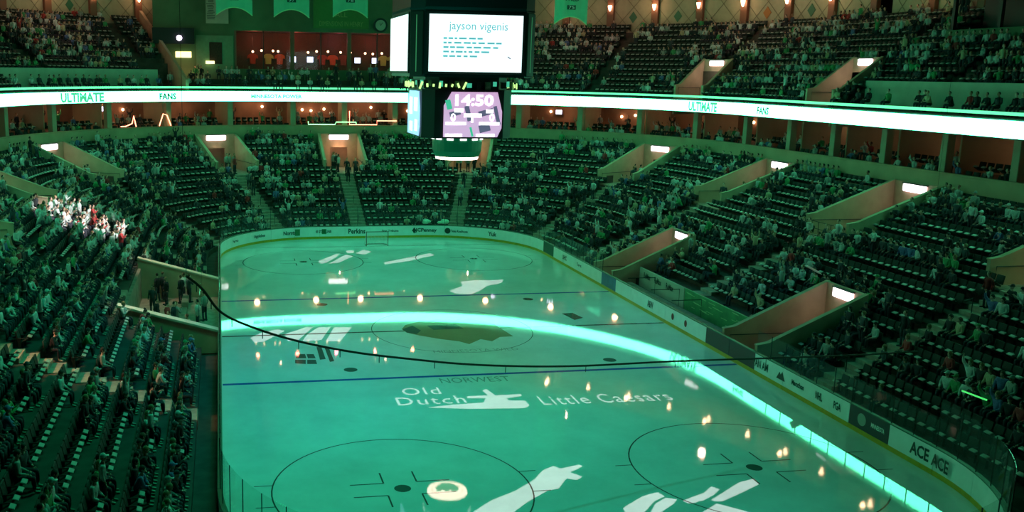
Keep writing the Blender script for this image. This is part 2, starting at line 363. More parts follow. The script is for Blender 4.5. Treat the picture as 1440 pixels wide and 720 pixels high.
def disc_mesh(r, m, sx=1.):
    b = MB(); b.add([(r*sx*math.cos(a), r*math.sin(a), 0) for a in np.linspace(0, 2*math.pi, 25)[:-1]], [tuple(range(24))]); return b.mesh('disc', m)
def poly_mesh(pts, m):
    b = MB(); b.add([(x, y, 0) for x, y in pts], [tuple(range(len(pts)))]); return b.mesh('shape', m)
def on_board(u, v, zz=.63):
    """world x,y where the photo position meets the boards (height zz)"""
    p = atz(u, v, zz); return p[0], p[1]
for u, v, t, wd, hh in ((1340, 652, 'ACE', 1.0, .5), (1300, 634, 'ACE', 1.0, .5), (1125, 541, 'Marathon', .95, .26), (1158, 557, 'NHL', .5, .35), (1185, 571, 'PGA', .5, .35), (1062, 513, 'PAN AM', 1.3, .4), (917, 428, 'A&W', .8, .45), (835, 373, 'Target', .9, .3), (808, 362, 'UHC', .9, .35), (700, 327, 'Yuko', 1., .4), (648, 323, 'Texas Roadhouse', 1.5, .22), (598, 322, 'JCPenney', 1.9, .42), (500, 323, 'Perkins', 1.5, .45), (452, 324, 'THE STAR LINE', 1.6, .25), (410, 328, 'Norstan', 1.4, .35), (368, 333, 'Applebee', 1.2, .35), (335, 340, 'Fargo', .8, .3), (545, 321, 'Star Tribune', 1.5, .2), (1243, 602, 'MINNESOTA', .8, .2)):
    x, y = on_board(u, v); board_text(x, y, t, wd, hh, MATS['white_board'] if t == 'MINNESOTA' else None)
for u, v, me in ((1103, 528, poly_mesh([(-.35, -.2), (.35, -.2), (.1, .22), (-.02, .05), (-.12, .16)], M_print)), (1216, 590, disc_mesh(.26, M_edge)), (952, 445, disc_mesh(.2, M_printr, .8)), (968, 455, disc_mesh(.2, M_printr, .8)), (580, 322, poly_mesh([(-.2, 0), (0, -.28), (.2, 0), (0, .28)], M_print)), (632, 322, disc_mesh(.26, M_print)), (417, 326, poly_mesh([(-.22, -.28), (.22, -.28), (.22, .28), (-.22, .28)], M_printg)), (454, 323, poly_mesh([(-.2, -.22), (.2, -.22), (.2, .22), (-.2, .22)], M_printg))):
    x, y = on_board(u, v); board_text(x, y, me, 1, 1)
# far goal
goal = empty('hockey_goal', T(0, GL, 0), 'pale hockey goal frame with net at the far end of the ice', 'goal')
Mgp = mat('goal_pipe', (.2, .12, .08), .4); Mnet = mat('goal_net', (.75, .8, .78), .7)
for x in (-.915, .915): MB().tube([(x, 0, 0), (x, 0, 1.22)], .03, 8).obj('goal_post', Mgp, goal)
MB().tube([(-.945, 0, 1.22), (.945, 0, 1.22)], .03, 8).obj('crossbar', Mgp, goal)
b = MB(); b.tube([(-.915, 0, .03), (-.95, .6, .03), (-.6, 1.0, .03), (.6, 1.0, .03), (.95, .6, .03), (.915, 0, .03)], .025, 6); b.obj('base_frame', Mgp, goal)
b = MB()
for i in range(25):
    x = -.91+1.82*i/24; b.tube([(x, 0, 1.22), (x, .45, 1.1), (x*1.03, .95, .04)], .013, 4)
for i in range(9):
    t = i/8; y, z = (.9*t/1.0*.5, 1.22-.12*t*2) if t < .5 else (.45+(t-.5)*1.0, 1.1-(t-.5)*2*1.04)
    b.tube([(-.91, .0, z), (-.91, y, z), (.91, y, z), (.91, 0, z)], .008, 4)
b.obj('net', Mnet, goal)
# ================================================================== lower bowl
ROWS = 16; RT = 1.035
def d_row(k): return 1.0+RT*k
def z_row(k): return .35+.44*k
AISLES = [('L', -28.), ('L', -13.), ('L', 2.), ('L', 17.), ('LC', 28.), ('LC', 70.), ('F', -.7), ('RC', 70.), ('RC', 25.), ('R', 17.), ('R', 2.), ('R', -13.), ('R', -28.)]
KV = 10; VW = 2.05           # vomitories cut rows KV.. ; half width
def half_angle(w, d): return math.degrees(w/(RC+d))
LOWCUT = [('R', 10.4, 1.7, 5), ('R', -7.6, 1.7, 5), ('L', 3.2, 6.2, 4)]     # low openings at the ice: centre, half width, rows cut
BENCH = ('R', -5.8, 8.6, 2)  # player bench: y range, rows removed
def cuts(seg, t):
    """(kmin, kmax) rows that exist at this place"""
    kmin, kmax = 0, ROWS
    for s, a in AISLES:
        if s == seg and abs(t-a) < (VW if seg in 'LRF' else half_angle(VW, 14.5)): kmax = KV
    for s, c, hw, k in LOWCUT:
        if s == seg and abs(t-c) < hw: kmin = max(kmin, k)
    if seg == 'R' and BENCH[1] <= t <= BENCH[2]: kmin = max(kmin, BENCH[3])
    return kmin, kmax
SIDE = {'L': 'left', 'LC': 'far_left', 'F': 'far', 'RC': 'far_right', 'R': 'right'}
for seg, a, e in ALLSEG:
    br = {a, e}; lo, hi = min(a, e), max(a, e)
    for s, c in AISLES:
        if s == seg:
            w_ = VW if seg in 'LRF' else half_angle(VW, 14.5); br |= {c-w_, c+w_}
    for s, c, hw, k in LOWCUT:
        if s == seg: br |= {c-hw, c+hw}
    if seg == 'R': br |= {BENCH[1], BENCH[2]}
    br = sorted(x for x in br if lo <= x <= hi); b = MB()
    for t0, t1 in zip(br, br[1:]):
        if t1-t0 < 1e-6: continue
        k0, k1 = cuts(seg, (t0+t1)/2)
        prof = [(d_row(k0), -.05)]
        for k in range(k0, k1): prof += [(d_row(k), z_row(k)), (d_row(k+1), z_row(k))]
        prof += [(d_row(k1), -.05)]
        sweep(b, seg, t0, t1, prof)
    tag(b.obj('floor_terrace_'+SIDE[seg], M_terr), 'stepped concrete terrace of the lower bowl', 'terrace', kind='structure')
SIDEN = {'L': 'left stand', 'LC': 'far left corner', 'F': 'far end stand', 'RC': 'far right corner', 'R': 'right stand'}
stepme = MB().box((0, -RT/2, .015), (1.35, RT, .03)).box((0, -RT*.75, .12), (1.35, RT/2, .22)).mesh('step', M_step)
riserme = MB().box((0, .012, -.22), (1.35, .03, .44)).mesh('riser', M_step)
postme = MB().tube([(0, 0, 0), (0, 0, .95)], .022, 6).tube([(0, -.02, .95), (0, .45, .78)], .022, 6).mesh('handrail', M_rail)
AN = {('L', -13.): 'warm-lit aisle stair climbing the left stand', ('L', 2.): 'aisle stair in the left stand above the penalty-box pit', ('L', 17.): 'aisle stair in the left stand beyond the white-dressed group', ('LC', 28.): 'aisle stair below the leftmost tunnel of the far left corner', ('LC', 70.): 'diagonal tan aisle stair below the lit tunnel left of the goal', ('F', -.7): 'straight green aisle stair directly behind the goal', ('RC', 70.): 'salmon aisle stair beneath the hanging scoreboard', ('RC', 25.): 'aisle stair below the tunnel in the far right corner', ('R', 17.): 'aisle stair below the second tunnel of the right stand', ('R', 2.): 'pale aisle stair behind the player bench on the right', ('R', -13.): 'pale aisle stair at the right edge near the camera'}
for seg, t in AISLES:
    if (seg, t) not in AN: continue
    k0, _ = cuts(seg, t)
    root = empty('aisle_stair', frame_at(seg, t, d_row(k0), z_row(k0)), AN[seg, t], 'stairs', 'aisle stairs of the lower bowl')
    root['kind'] = 'structure'
    inv = root.matrix_world.inverted()
    for k in range(k0, KV):
        so = link('step', stepme, root, inv@frame_at(seg, t, d_row(k), z_row(k)))
        link('riser', riserme, so)
        if k % 3 == 1: link('handrail', postme, root, inv@frame_at(seg, t, d_row(k)+.6, z_row(k)))
# ---- vomitories of the lower bowl
M_door = mat('tunnel_dark', (.05, .035, .03), .8); M_salmon = mat('tunnel_wall', (.55, .36, .26), .8, noise=.12, nscale=2.)
VN = {('LC', 28.): 'tan-walled entrance tunnel with small lamp in the far left corner', ('L', 17.): 'tan-walled entrance tunnel cut off by the left picture edge', ('LC', 70.): 'tan entrance tunnel with lit white sign left of the goal', ('F', -.7): 'tan entrance tunnel with lit white sign straight behind the goal', ('RC', 70.): 'salmon entrance tunnel beneath the hanging scoreboard', ('RC', 25.): 'tan entrance tunnel with lit sign in the far right corner', ('R', 17.): 'long tan entrance tunnel with lit sign, middle of the right stand', ('R', 2.): 'large green-tan entrance tunnel with gate and lit sign, right stand', ('R', -13.): 'nearest entrance platform with orange wall at the right picture edge', ('L', 2.): 'entrance tunnel high in the left stand'}
def vomitory(seg, t, d0, d1, z0, hw, zt0, zt1, label, sign=True, light=60, gate=False, warm=(1., .72, .55)):
    Mv = frame_at(seg, t, d0, z0); root = empty('entrance_tunnel', Mv, label, 'tunnel', 'entrance tunnels in the stands')
    L = d1-d0; th = .22
    for s, n_ in ((-1, 'side_wall'), (1, 'side_wall')):
        b = MB(); b.prism([(0, -1.5), (0, zt0-z0), (-.6, zt0-z0+.1), (-L, zt1-z0), (-L, -1.5)], (0, 1, 0), (0, 0, 1), (s*hw-th/2, 0, 0), th); w_ = b.obj(n_, M_tan, root)
        b = MB(); b.prism([(.03, zt0-z0), (-.6, zt0-z0+.1), (-L, zt1-z0), (-L, zt1-z0+.06), (-.6, zt0-z0+.16), (.03, zt0-z0+.06)], (0, 1, 0), (0, 0, 1), (s*hw-th/2-.03, 0, 0), th+.06); b.obj('coping', M_tan, w_)
        b = MB()
        b.tube([(s*(hw-.2), -.3, .1), (s*(hw-.2), -.3, .95), (s*(hw-.2), -L+.6, .95), (s*(hw-.2), -L+.6, .1)], .025, 6); b.obj('handrail', M_rail, w_)
    MB().box((0, -L/2, -.06), (2*hw-th, L, .12)).obj('floor_slab', M_step, root)
    ht = zt1-z0; dh = min(2.1, ht-.75)
    b = MB(); b.box((-hw*.72, -L, ht/2-.2), (hw*.56, .2, ht+.4)); b.box((hw*.72, -L, ht/2-.2), (hw*.56, .2, ht+.4)); b.box((0, -L, dh+(ht-dh)/2), (hw*.9, .2, ht-dh)); b.obj('back_wall', M_salmon, root)
    b = MB(); b.box((0, -L-1.2, dh/2), (hw*1.3, .1, dh+.2)); b.box((0, -L-.6, dh+.05), (hw*1.3, 1.3, .08)); b.obj('doorway', M_salmon, root)
    if sign:
        sg = MB().bbox((0, -L+.18, ht-.36), (hw*.98, .16, .5), .05).obj('lit_sign', M_sign, root); sg['label'] = 'glowing white entrance sign'
        MB().box((0, -L+.16, ht-.08), (hw*1.05, .22, .05)).obj('sign_hood', M_dark, sg)
    if gate:
        g = MB()
        for z in (.1, .55, 1.0): g.tube([(-hw+.2, .1, z), (hw-.2, .1, z)], .022, 5)
        for x in np.linspace(-hw+.2, hw-.2, 4): g.tube([(x, .1, 0), (x, .1, 1.0)], .022, 5)
        g.obj('gate', M_rail, root)
    if light:
        l = lamp('tunnel_lamp', 'POINT', (0, 0, 0), light, warm, shadow_soft_size=.12); l.parent = root; l.matrix_parent_inverse = Matrix.Identity(4); l.location = (0, -L+.9, min(dh, ht-.7)-.05)
    return root
for seg, t in AISLES:
    if (seg, t) not in VN: continue
    z0 = z_row(KV)-.25; d0 = d_row(KV)-.05
    near = seg == 'R' and t < 0
    vomitory(seg, t, d0, 17.35, z0, VW, z_row(KV)+1.0, z_row(ROWS-1)+1.05, VN[seg, t], sign=not (near or (seg, t) == ('RC', 70.)), light=60 if (seg, t) in (('RC', 70.), ('F', -.7), ('R', -13.)) else 14, gate=(seg, t) == ('R', 2.), warm=(1., .55, .34) if (seg, t) in (('RC', 70.), ('R', -13.), ('F', -.7)) else (1., .74, .55))
lamp('aisle_lamp', 'SPOT', (-25.5, -13., 9.2), 2600, (1., .45, .26), (-18.5, -13., 2.5), spot_size=.42, spot_blend=.6, shadow_soft_size=.2)
# ---- low openings beside the ice on the right
for t, lab in ((10.4, 'low ice-level tunnel with lit sign beyond the player bench'), (-7.6, 'low ice-level tunnel with large lit sign before the player bench')):
    root = vomitory('R', t, .35, d_row(5), .02, 1.6, 1.25, z_row(5)+1.15, lab, light=10)
M_cope = mat('coping_cream', (.72, .6, .48), .7, noise=.12, nscale=2.)
for yy in (9.0, -3.2): lamp('pit_lamp', 'SPOT', (-17.6, yy+.2, 7.), 520, (1., .7, .55), (-16.4, yy, 2.), spot_size=1.1, spot_blend=.8, shadow_soft_size=.15)
# ---- pit on the left (penalty boxes)
pit = empty('penalty_box_pit', T(-13.1, 3.2, .02), 'open walled pit beside the left boards with people standing in it', 'pit')
for s, yy in ((-1, -6.2), (1, 6.2)):
    b = MB(); b.prism([(0, 0), (0, 1.15), (-4.95, 2.6), (-4.95, 0)], (1, 0, 0), (0, 0, 1), (0, yy+.14, 0), .28); wl = b.obj('side_wall', M_tan, pit)
    b = MB(); b.prism([(.02, 1.15), (-4.95, 2.6), (-4.95, 2.7), (.02, 1.25)], (1, 0, 0), (0, 0, 1), (0, yy+.28, 0), .56); b.obj('coping', M_cope, wl)
MB().box((-4.85, 0, 1.0), (.2, 12.4, 2.0)).obj('back_wall', M_conc, pit)
MB().box((-2.4, 0, .02), (4.8, 12.2, .06)).obj('floor_slab', M_step, pit)
b = MB(); b.box((-1.0, 0, 1.0), (.02, 10, 2.0)); b.obj('glass_screen', MATS['rink_glass'], pit)
for yy in (-4.5, 0, 4.5): MB().bbox((-2.0, yy, .28), (.4, 3.2, .45), .03).obj('bench', M_conc, pit)
# ---- player bench on the right
pb = empty('player_bench', T(13.1, 1.4, 0), 'player bench with tall advert back wall behind the right boards', 'bench')
MB().box((1.05, 0, .1), (2.0, 14.2, .2)).obj('bench_floor', M_terr, pb)
MB().bbox((1.15, 0, .62), (.4, 13.4, .06), .02).obj('bench_seat', M_conc, pb)
for yy in np.linspace(-6.4, 6.4, 8): MB().box((1.15, yy, .4), (.3, .08, .4)).obj('bench_leg', M_rail, pb)
wl = MB().bbox((2.1, 3.9, .95), (.12, 6.4, 1.3), .02).obj('back_wall', M_palewall, pb)
wl2 = MB().bbox((2.1, -3.3, .95), (.12, 7.8, 1.3), .02).obj('back_wall', mat('bench_green', (.06, .3, .12), .5, noise=.3, nscale=1.5), pb)
for i, yy in enumerate((5.9, 4.3, 2.6)):
    Mt = Matrix(((0, 0, -1, 2.03), (-1, 0, 0, yy), (0, 1, 0, 1.2), (0, 0, 0, 1)))
    link('advert_lettering', text_mesh('ReMax', 1, M_print, width=1.0, height=.4, bold=.03), wl, Mt)
rr = random.Random(3)
for i in range(22):
    yy = rr.uniform(-7, .3); Mt = T(2.03, yy, rr.uniform(.55, 1.5)); b = MB(); b.box((0, 0, 0), (.012, rr.uniform(.3, .9), .03)); b.obj('wall_stripe', mat('stripe', (.3, .6, .3), .5), wl2, Mt)
for yy in (4.6, 1.2, -1.6): MB().tube([(.1, yy, .2), (2.0, yy, .2), (2.0, yy, 1.4), (.1, yy, 1.4)], .025, 5).obj('divider_rail', M_rail, pb)
# ================================================================== suite level behind the fascia
SEGS = [('L', -10., CY), ('LC', 0., 90.), ('F', -CX, CX), ('RC', 90., 0.), ('R', CY, -16.)]
Msuite = mat('suite_back_wall', (.30, .17, .11), .8, noise=.3, nscale=.6); Mslab = mat('suite_floor', (.1, .08, .06), .8); Mpil = mat('pillar_paint', (.42, .38, .26), .7, noise=.1, nscale=1.)
for seg, a, e in SEGS:
    n = SIDE[seg]
    b = MB(); sweep(b, seg, a, e, [(17.5, 7.0), (17.5, 8.75), (17.46, 8.78), (17.46, 8.86), (17.75, 8.86), (17.75, 7.0)])
    tag(b.obj('wall_fascia_'+n, M_fascia), 'tan fascia wall running above the lower bowl', 'wall', kind='structure')
    b = MB(); sweep(b, seg, a, e, [(17.75, 7.7), (17.75, 8.1), (19.3, 8.1), (19.3, 8.6), (24., 8.6), (24., 7.7)])
    tag(b.obj('floor_suite_'+n, Mslab), 'dark floor of the suite level', 'floor', kind='structure')
    b = MB(); sweep(b, seg, a, e, [(23.6, 8.0), (23.6, 11.3), (23.9, 11.3), (23.9, 8.0)])
    tag(b.obj('wall_suite_'+n, Msuite), 'warm-lit back wall of the suites', 'wall', kind='structure')
    b = MB(); sweep(b, seg, a, e, [(17.6, 11.2), (17.6, 12.3), (20.2, 12.3), (24., 12.3), (24., 11.2)])
    tag(b.obj('ceiling_suite_'+n, mat('slab_paint', (.3, .26, .2), .8)), 'slab between the suites and the upper deck', 'ceiling', kind='structure')
pil = MB().bbox((0, 0, 1.7), (.55, .55, 3.4), .04).mesh('pillar', Mpil); divw = MB().box((0, 0, 1.5), (.14, 4.2, 3.0)).mesh('suite_divider', Mpil)
spots = []
PST = [('L', y) for y in (17, 10.5, 4)]+[('LC', a) for a in range(4, 90, 14)]+[('F', 0.)]+[('RC', a) for a in range(88, -1, -14)]+[('R', y) for y in (17.5, 12, 6.5, 1, -4.5, -10)]
for i, (seg, t) in enumerate(PST):
    o = link('trim_pillar', pil, None, frame_at(seg, t, 18.3, 7.9))
    tag(o, 'square tan pillar carrying the upper deck over the suites', 'pillar', 'suite pillars', 'structure')
    o = link('trim_divider', divw, None, frame_at(seg, t, 21.3, 8.25)); tag(o, 'partition wall between two suites', 'wall', 'suite partitions', 'structure')
lampshade = mat('suite_lamp_glow', (.9, .6, .4), .5, emit=(1., .55, .30), es=9.)
bulb = MB().sphere((0, 0, 0), .14, 8, 6).mesh('bulb', lampshade, True); bracket = MB().box((0, -.18, 0), (.1, .22, .1)).mesh('bracket', M_dark)
rs = random.Random(11); NL = 0
SUI = [('L', 13.5), ('L', 7), ('LC', 11), ('LC', 25), ('LC', 39), ('LC', 53), ('LC', 67), ('LC', 81), ('F', -2.6), ('F', 2.4), ('RC', 81), ('RC', 67), ('RC', 53), ('RC', 39), ('RC', 25), ('RC', 11), ('R', 20), ('R', 14.8), ('R', 9.2), ('R', 3.7), ('R', -1.7), ('R', -7.2)]
BR = {0: .5, 1: .5, 2: .35, 3: .55, 4: .9, 5: 1.3, 6: 1.3, 7: 1.5, 8: 1.5, 9: 1.4, 10: 1.3, 11: 1.2, 12: 1.2, 13: 1.1, 14: 1.0, 15: .45, 16: .3, 17: .16, 18: .14, 19: .1, 20: .1, 21: .06}
for i, (seg, t) in enumerate(SUI):
    for dx in (-1.4, .3, 1.7):
        if rs.random() < .3: continue
        Mx = frame_at(seg, t, 23.35, 10.2+rs.uniform(-.15, .3))@T(dx+rs.uniform(-.4, .4), 0, 0); NL += 1
        r = empty('wall_lamp', Mx, '%s glowing wall lamp in the %s suite from the left' % ({-1.4: 'one-side', .3: 'middle', 1.7: 'other-side'}[dx], ordinal(i+1)), 'lamp', 'suite wall lamps'); link('bulb', bulb, r); link('bracket', bracket, r)
    l = lamp('suite_light', 'POINT', (0, 0, 0), 55*BR[i], (1., .5, .27), shadow_soft_size=.3); l.matrix_world = frame_at(seg, t, 21.6, 10.7)
# small television screens and pictures on the suite walls
Mtv = mat('tv_glow', (.8, .8, 1.), .4, emit=(.75, .7, 1.), es=3.)
for i, (seg, t, dx) in enumerate((('LC', 53, 1.0), ('RC', 67, -.8), ('RC', 53, .5), ('LC', 25, .4))):
    r = empty('television', frame_at(seg, t, 22.9, 10.4)@T(dx, 0, 0), ['small bright television in a left suite', 'small bright television right of the scoreboard', 'second small television right of the scoreboard', 'small bright television at the far left suites'][i], 'television')
    MB().bbox((0, 0, 0), (.75, .1, .55), .02).obj('case', M_black, r); MB().box((0, .055, 0), (.66, .01, .46)).obj('screen', Mtv, r)
# neon outlines hung on the suite fronts (far left)
Mneon = mat('neon_red', (1, .3, .2), .5, emit=(1., .28, .16), es=5.); Mneong = mat('neon_green', (.3, 1, .4), .5, emit=(.3, 1., .35), es=3.)
for i, (seg, t, pts, m, lab) in enumerate((('LC', 50., [(-1.0, 0, .2), (-.75, 0, 1.2), (-.55, 0, .5), (.2, 0, .25), (.7, 0, .25)], Mneon, 'glowing red neon squiggle on a left suite front'), ('LC', 59., [(-.6, 0, .2), (-.2, 0, 1.2), (.2, 0, 1.35), (.65, 0, .2)], Mneon, 'glowing red neon arch on a left suite front'), ('F', -1.4, [(-2.6, 0, .2), (-2.6, 0, .45), (-.5, 0, .45), (-.4, 0, .2), (2.4, 0, .2), (2.4, 0, .5)], Mneong, 'green neon line along the suite front behind the goal'), ('F', 3.6, [(-1.9, 0, .6), (.2, 0, .6), (.2, 0, .2), (3.1, 0, .2), (3.1, 0, 1.6)], Mneon, 'red neon line along the suite front beside the scoreboard'))):
    o = MB().tube(pts, .05, 6).obj('neon_sign', m, None, frame_at(seg, t, 17.9, 8.7)); tag(o, lab, 'neon sign')
# ================================================================== LED ribbon board
Mrib = mat('led_ribbon', (.8, 1, .9), .4, emit=RIBBON_COL, es=RIBBON_E); Mrail_glint = mat('rail_glint', (.5, .9, .7), .3, emit=(.16, 1., .45), es=1.1)  # rail emission paints in the ribbon's reflection on the ledge; no LEDs there
Mlet = mat('led_letter', (.01, .12, .05), .4, emit=(.01, .2, .06), es=.3); Mlet2 = mat('led_letter_pale', (.1, .6, .35), .4, emit=(.08, .62, .3), es=.8)
ribbon = empty('led_ribbon_board', T(0, 48, 11.25), 'blazing green-white LED ribbon board circling the upper deck front', 'led board')
inv = ribbon.matrix_world.inverted()
RIB = [('L', [-10+i*(CY+10)/8 for i in range(9)]), ('LC', list(np.linspace(0, 90, 11))), ('F', list(np.linspace(-CX, CX, 4))), ('RC', list(np.linspace(90, 0, 11))), ('R', [CY-i*(CY+20)/10 for i in range(11)])]
for seg, ts in RIB:
    for t0, t1 in zip(ts, ts[1:]):
        g = (t1-t0)*.004; b = MB(); sweep(b, seg, t0+g, t1-g, [(17.05, 11.27), (17.05, 12.22), (17.2, 12.22), (17.2, 11.27)]); p = b.obj('led_panel', Mrib, ribbon, inv)
        b = MB(); sweep(b, seg, t0, t1, [(17.07, 11.2), (17.07, 11.26), (17.08, 11.26), (17.21, 11.27), (17.21, 12.3), (17.6, 12.3), (17.6, 11.2)]); b.obj('housing', M_dark, p)
        b = MB(); sweep(b, seg, t0, t1, [(17.25, 12.5), (17.32, 12.68), (17.36, 12.68), (17.29, 12.5)]); b.obj('rail_glint', Mrail_glint, p)
def rib_text(seg, t, txt, wd, hh, m, z=11.74):
    me = text_mesh(txt, 1, m, width=wd, height=hh, bold=.045); bmx = bmesh.new(); bmx.from_mesh(me)
    for v in bmx.verts:
        x = v.co.x; sg = -1 if seg in ('R', 'RC') else 1
        tt = t+sg*x if seg in 'LRF' else t+sg*math.degrees(x/(RC+17.03))
        X, Y, _, _ = ring(seg, tt, 17.03); v.co = (X, Y, z+v.co.y)
    bmx.to_mesh(me); bmx.free(); link('led_lettering', me, ribbon, inv)
def ray_ring(u, v, z):
    p = atz(u, v, z)
    if p[1] > CY:
        if p[0] > CX: return 'RC', math.degrees(math.atan2(p[1]-CY, p[0]-CX))
        if p[0] < -CX: return 'LC', math.degrees(math.atan2(p[1]-CY, -p[0]-CX))
        return 'F', p[0]
    return ('R' if p[0] > 0 else 'L'), p[1]
def ring_at_px(u, d, z):
    best = None
    for seg, a, e in ALLSEG:
        for t in np.linspace(a, e, 240):
            x, y, _, _ = ring(seg, t, d); uu, vv, dd_ = px((x, y, z))
            if dd_ > 1 and (best is None or abs(uu-u) < best[0]): best = (abs(uu-u), seg, t)
    return best[1], best[2]
for u, t_, wd, hh, m in ((115, 'ULTIMATE', 5.2, .85, Mlet2), (235, 'FANS', 1.8, .62, Mlet), (388, 'MINNESOTA POWER', 5.2, .4, Mlet2), (988, 'ULTIMATE', 3.6, .85, Mlet2), (1072, 'FANS', 1.7, .6, Mlet)):
    seg, t = ring_at_px(u, 17.05, 11.75); rib_text(seg, t, t_, wd, hh, m)
# ================================================================== upper deck
UR = 14
def du(k): return 17.9+.8*k
def zu(k): return 12.35+.5*k
END = 64.
UPS = [('L', -6., CY), ('LC', 0., END), ('RC', END, 0.), ('R', CY, -14.)]
UV = [('RC', 21.), ('R', 14.5), ('LC', 63.)]
def ucuts(seg, t):
    k0, k1 = 0, UR
    if (seg == 'LC' and 22 < t < 60) or (seg == 'R' and t < 11.8): k0 = 3
    if seg == 'R' and t < 11.2: k1 = 9
    for s, c in UV:
        if s == seg and abs(t-c) < (1.7 if seg in 'LR' else half_angle(1.7, 20.)): k0 = 5
    return k0, k1
for seg, a, e in UPS:
    br = {a, e, 22., 60.} if seg == 'LC' else {a, e}
    if seg == 'R': br |= {11.8, 11.2}
    for s, c in UV:
        if s == seg:
            w_ = 1.7 if seg in 'LR' else half_angle(1.7, 20.); br |= {c-w_, c+w_}
    lo, hi = min(a, e), max(a, e); br = sorted(x for x in br if lo <= x <= hi); b = MB()
    for t0, t1 in zip(br, br[1:]):
        k0, k1 = ucuts(seg, (t0+t1)/2)
        prof = [(17.4, 12.0), (17.4, 12.35), (du(k0), 12.35)]
        for k in range(k0, k1): prof += [(du(k), zu(k)), (du(k+1), zu(k))]
        prof += [(du(k1), 12.0)]
        sweep(b, seg, t0, t1, prof)
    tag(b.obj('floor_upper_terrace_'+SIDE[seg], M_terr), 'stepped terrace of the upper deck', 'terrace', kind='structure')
# platform walls at the deck front
for seg, a, e, n in (('LC', 22., 60., 'left'), ('R', 11.8, -14., 'right')):
    b = MB(); sweep(b, seg, a, e, [(20.1, 12.35), (20.1, 14.25), (20.28, 14.25), (20.28, 12.35)])
    tag(b.obj('wall_platform_'+n, M_palewall), 'pale wall behind the accessible platform of the upper deck', 'wall', kind='structure')
# upper vomitories
for seg, t, lab in (('RC', 21., 'upper-deck entrance tunnel with lit sign, left of two on the right'), ('R', 14.5, 'upper-deck entrance tunnel with tan wall and bright lamp at right')):
    vomitory(seg, t, 18.3, du(5)+.1, 12.38, 1.6, 13.5, zu(5)+1.1, lab, light=30, warm=(1., .75, .6))
# end walls of the upper deck and tan slope wall at the far left
for s, seg in ((-1, 'LC'), (1, 'RC')):
    Mv = frame_at(seg, END, 17.6, 12.35); b = MB()
    b.prism([(0, -.2), (0, 1.0), (-12.2, 8.5), (-12.2, -.2)], (0, 1, 0), (0, 0, 1), (-.15, 0, 0), .3)
    tag(b.obj('wall_deck_end_'+('left' if s < 0 else 'right'), M_tan, None, Mv), 'sloping tan end wall of the upper deck', 'wall', kind='structure')
# ---- back wall with diamond panels, pilasters and sconces
Mdia = mat('diamond_panel', (.42, .38, .25), .75, noise=.12, nscale=1.5); Mlat = mat('lattice_groove', (.2, .18, .11), .7); Mpl = mat('pilaster', (.22, .09, .05), .6)
Mglow = mat('sconce_glow', (.9, .6, .4), .5, emit=(1., .62, .36), es=11.)
WD, WZ0, WH = 29.3, 18.9, 4.6
def bay_mesh(wd, motif):
    p = MB().box((0, -.12, WH/2), (wd, .2, WH)).mesh('panel', Mdia)
    l = MB(); s = wd/2
    for i in range(-6, 10):
        for sg in (1, -1):
            x0 = -wd/2+s*i*1.0; pts = []
            # diagonal line x = x0 + sg*z clipped to the bay
            z0, z1 = 0., WH
            if sg > 0: za, zb = max(0, (-wd/2-x0)/.9), min(WH, (wd/2-x0)/.9)
            else: za, zb = max(0, (x0-wd/2)/.9), min(WH, (x0+wd/2)/.9)
            if zb-za < .2: continue
            L = (zb-za)*math.hypot(1, .9); zc = (za+zb)/2; xc = x0+sg*.9*zc
            l.box((xc, 0, zc), (.045, .04, L), Matrix.Rotation(sg*math.atan(.9), 3, 'Y'))
    lm = l.mesh('lattice', Mlat); mm = None
    if motif:
        mm = MB().prism([(-.45, 0), (0, -.6), (.45, 0), (0, .6)], (1, 0, 0), (0, 0, 1), (0, 0, 1.6), -.06).mesh('diamond', motif)
    return p, lm, mm
sconce_b = MB().box((0, -.12, 0), (.16, .2, .5)).mesh('bracket', M_dark); sconce_g = MB().tube([(0, .08, -.28), (0, .1, .05), (0, .12, .3)], [.08, .17, .22], 8).mesh('shade', Mglow, True)
pilm = MB().bbox((0, 0, WH/2), (.75, .45, WH), .05).mesh('pilaster', Mpl)
bayW = 5.0; Mm1 = mat('motif_green', (.04, .16, .08), .6); Mm2 = mat('motif_orange', (.45, .17, .04), .6)
kb = 0
for seg, ts, nm in (('LC', np.arange(END+3.5, -2, -math.degrees(bayW/(RC+WD))), 'left'), ('RC', np.arange(END-4, 0, -math.degrees(bayW/(RC+WD))), 'right'), ('R', np.arange(CY-2.2, 9, -bayW), 'side')):
    wall = empty('wall_upper_'+nm, frame_at(seg, ts[0], WD, WZ0), 'cream upper back wall with diamond lattice panels between pilasters', 'wall'); wall['kind'] = 'structure'
    inv2 = wall.matrix_world.inverted(); bays = {}
    for i, t in enumerate(ts):
        mo = [None, None, Mm1, Mm1, None, Mm2, Mm1][i % 7] if nm != 'left' else [Mm1, None][i % 2]
        key = mo.name if mo else ''
        if key not in bays: bays[key] = bay_mesh(bayW-.2, mo)
        p, lm, mm = bays[key]; Mb = inv2@frame_at(seg, t, WD, WZ0); po = link('panel', p, wall, Mb); link('lattice', lm, po)
        if mm: link('diamond', mm, po)
        th = bayW/2 if seg == 'R' else math.degrees(bayW/2/(RC+WD)); Mp = frame_at(seg, t-th, WD-.1, WZ0); link('pilaster', pilm, wall, inv2@Mp)
        kb += 1; side = {'left': 'upper left corner', 'right': 'upper far right corner', 'side': 'upper right side'}[nm]
        r = empty('wall_sconce', Mp@T(0, .3, 2.55), 'glowing sconce on the %s pilaster of the %s, counted from the middle' % (ordinal(i+1), side), 'lamp', 'upper wall sconces'); link('bracket', sconce_b, r); link('shade', sconce_g, r)
        if i % 2 == 0: l = lamp('sconce_light', 'POINT', (0, 0, 0), 40, (1., .55, .3), shadow_soft_size=.2); l.matrix_world = Mp@T(0, 1.1, 2.7)
